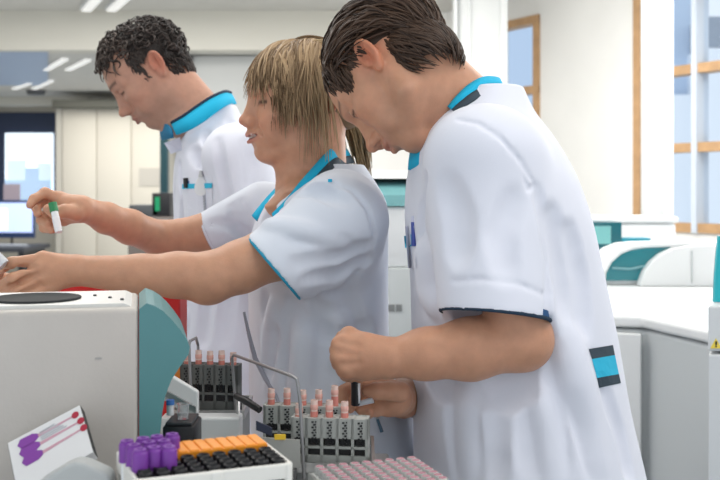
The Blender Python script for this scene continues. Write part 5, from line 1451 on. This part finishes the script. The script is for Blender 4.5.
    mb = MB(); mb.prism(px_poly([(38, 500), (44, 476), (72, 459), (82, 455), (92, 457), (114, 467), (119, 480), (119, 510), (38, 510)], d), d - .025, d, 'y'); mb.build('shell', mat('tray_grey', (.44, .46, .46), .45), tr, bevel=.004, seg=3)
    a = px_poly([(60, 640), (120, 640), (120, 505), (60, 505)], d); x0, x1 = a[0][0], a[1][0]
    mb = MB(); mb.box((x0, d - .022, BT), (x1, d - .002, a[2][1] + .01)); mb.build('support', GREYP, tr)
    zl = min((M2 @ Vector(c_)).z for c_ in ((0, hh, -th), (ww, hh, -th), (0, hh, 0), (ww, hh, 0)))
    mb = MB(); mb.box((Lp[0] + .02, 1.0, BT), (Lp[0] + .10, 1.06, zl - .001)); mb.build('ledge', GREYP, tr)
    # ---- things in hands and pockets
    tb = empty('sample_tube', tuple(P(55, 215, 1.665)), 'clear tube with green cap held up in the woman\'s raised hand', 'tube')
    a, b, c = P(52.5, 203, 1.668), P(54.5, 212, 1.664), P(59, 233, 1.655)
    mb = MB(); mb.tube([a, b], .0072, 16); mb.build('cap', mat('green_cap', (.02, .22, .08), .4), tb, True)
    mb = MB(); mb.tube([b, c - (c - b) * .05, c], [.0060, .0060, .003], 16); mb.build('glass', mat('tube_glass', (.78, .80, .82), .15, spec=.6), tb, True)
    mb = MB(); mb.tube([b + (c - b)*.25, b + (c - b)*.75], .0063, 16); mb.build('label', mat('paper_label', (.8, .8, .82), .7), tb, True)
    wt = empty('rubber_stopper', tuple(P(0, 262, 1.50)), 'pale grey stopper pinched in the woman\'s near hand at the left edge', 'stopper')
    mb = MB(); mb.tube([P(-8, 256, 1.475), P(3, 266, 1.475)], [.012, .011], 16); mb.build('stopper', mat('pale_grey_cap', (.60, .62, .66), .4), wt, True)
    kt = empty('sample_tube', tuple(P(356, 392, 1.43)), 'dark tube with white label strip held between the right man\'s hands', 'tube')
    a, b = P(355.5, 374, 1.425), P(355.5, 405, 1.43)
    mb = MB(); mb.tube([a, b], .0062, 16); mb.build('body', BLACK, kt, True)
    mb = MB(); q0, q1 = P(358.8, 383, 1.4225), P(358.8, 403, 1.427); mb.tube([q0, q1], .0022, 8); mb.build('label', mat('paper_label', (.8, .8, .82), .7), kt, True)
    gc = empty('rubber_stopper', tuple(P(366, 401, 1.435)), 'pale grey cap under the right man\'s far fingers', 'stopper')
    mb = MB(); mb.tube([P(358, 404, 1.436), P(373, 400, 1.432)], [.0035, .0045], 12); mb.build('cap', mat('pale_grey_cap', (.60, .62, .66), .4), gc, True)

def build_pocket_items(cvb, cvr, cvw):
    d = cvb.hit(187, 181, dflt=2.24) - .008
    pen = empty('pen', tuple(P(187, 180, d)), 'black and blue pen clipped in the chest pocket of the curly-haired man', 'pen')
    mb = MB(); mb.tube([P(186, 188, d), P(185.5, 178, d)], .0055, 12); mb.build('barrel', BLACK, pen, True); mb = MB(); mb.tube([P(190, 188, d), P(189.5, 181, d)], .0030, 10); mb.build('clip', mat('blue_cap', (.06, .20, .55), .4), pen, True)
    d = cvb.hit(201, 186, dflt=2.24) - .010
    bd = empty('badge_reel', tuple(P(201, 185, d)), 'white badge reel with beaded chain on the curly-haired man\'s pocket', 'badge')
    mb = MB(); c = P(201, 186, d - .004)
    mb.prism([(c[0] + .014 * math.cos(t) * (1 - .25 * math.sin(t)), c[2] + .022 * math.sin(t)) for t in np.linspace(0, 2*PI, 21)[:-1]], c[1] - .003, c[1] + .003, 'y'); mb.build('reel', WPLAST, bd, bevel=.001)
    mb = MB(); mb.tube([c + (0, 0, .02), c + (0, 0, .034)], [.006, .003], 10); mb.build('clip', METAL, bd, True)
    mb = MB()
    for k in range(8): mb.lathe([(0, -.0035), (.0025, -.0025), (.0035, 0), (.0025, .0025), (0, .0035)], P(204 + .2*k, 196 + 2.6*k, d - .003), 8)
    mb.build('bead_chain', mat('grey_beads', (.45, .47, .52), .4), bd, True)
    d = cvr.hit(412, 230, dflt=1.55) - .012
    pn = empty('pen', tuple(P(411, 232, d)), 'blue pen in the breast pocket of the man on the right', 'pen')
    mb = MB(); mb.tube([P(414, 246, d), P(413.5, 222, d)], .004, 10); mb.build('barrel', mat('blue_pen', (.05, .08, .35), .4), pn, True); mb = MB(); mb.tube([P(413.5, 222, d), P(413, 216, d)], [.004, .003], 10); mb.build('tip', mat('pale_lilac', (.6, .6, .75), .4), pn, True)
    d = cvw.hit(381, 425, dflt=1.64) - .006
    pn = empty('pen', tuple(P(381, 425, d)), 'slim blue-grey pen on the woman\'s lower tunic, just below the hands', 'pen')
    mb = MB(); mb.tube([P(377.5, 419, d), P(382, 432, d)], [.0022, .003], 10); mb.build('barrel', mat('slate_blue', (.10, .18, .26), .4), pn, True); mb = MB(); mb.tube([P(376.5, 416, d), P(377.5, 419, d)], .0018, 8); mb.build('tip', METAL, pn, True)
# ================================================================== build
build_room()
_, cv_right = build_right()
_, cv_woman = build_woman()
_, cv_back = build_back()
build_lab()
build_small()
build_pocket_items(cv_back, cv_right, cv_woman)
cam_data = bpy.data.cameras.new('camera'); cam_ob = bpy.data.objects.new('camera', cam_data); C.objects.link(cam_ob)
cam_ob.location = (0, 0, CAM_Z); cam_ob.rotation_euler = (PI/2, 0, 0)
cam_data.sensor_width = 36; cam_data.lens = 50; cam_data.shift_y = -50/720; cam_data.clip_start = .05
cam_data.dof.use_dof = True; cam_data.dof.focus_distance = 1.5; cam_data.dof.aperture_fstop = 8.0
sc = bpy.context.scene
sc.camera = cam_ob
vs = sc.view_settings; vs.view_transform = 'Standard'; vs.look = 'None'; vs.gamma = 1; vs.use_curve_mapping = False; vs.exposure = 0.06
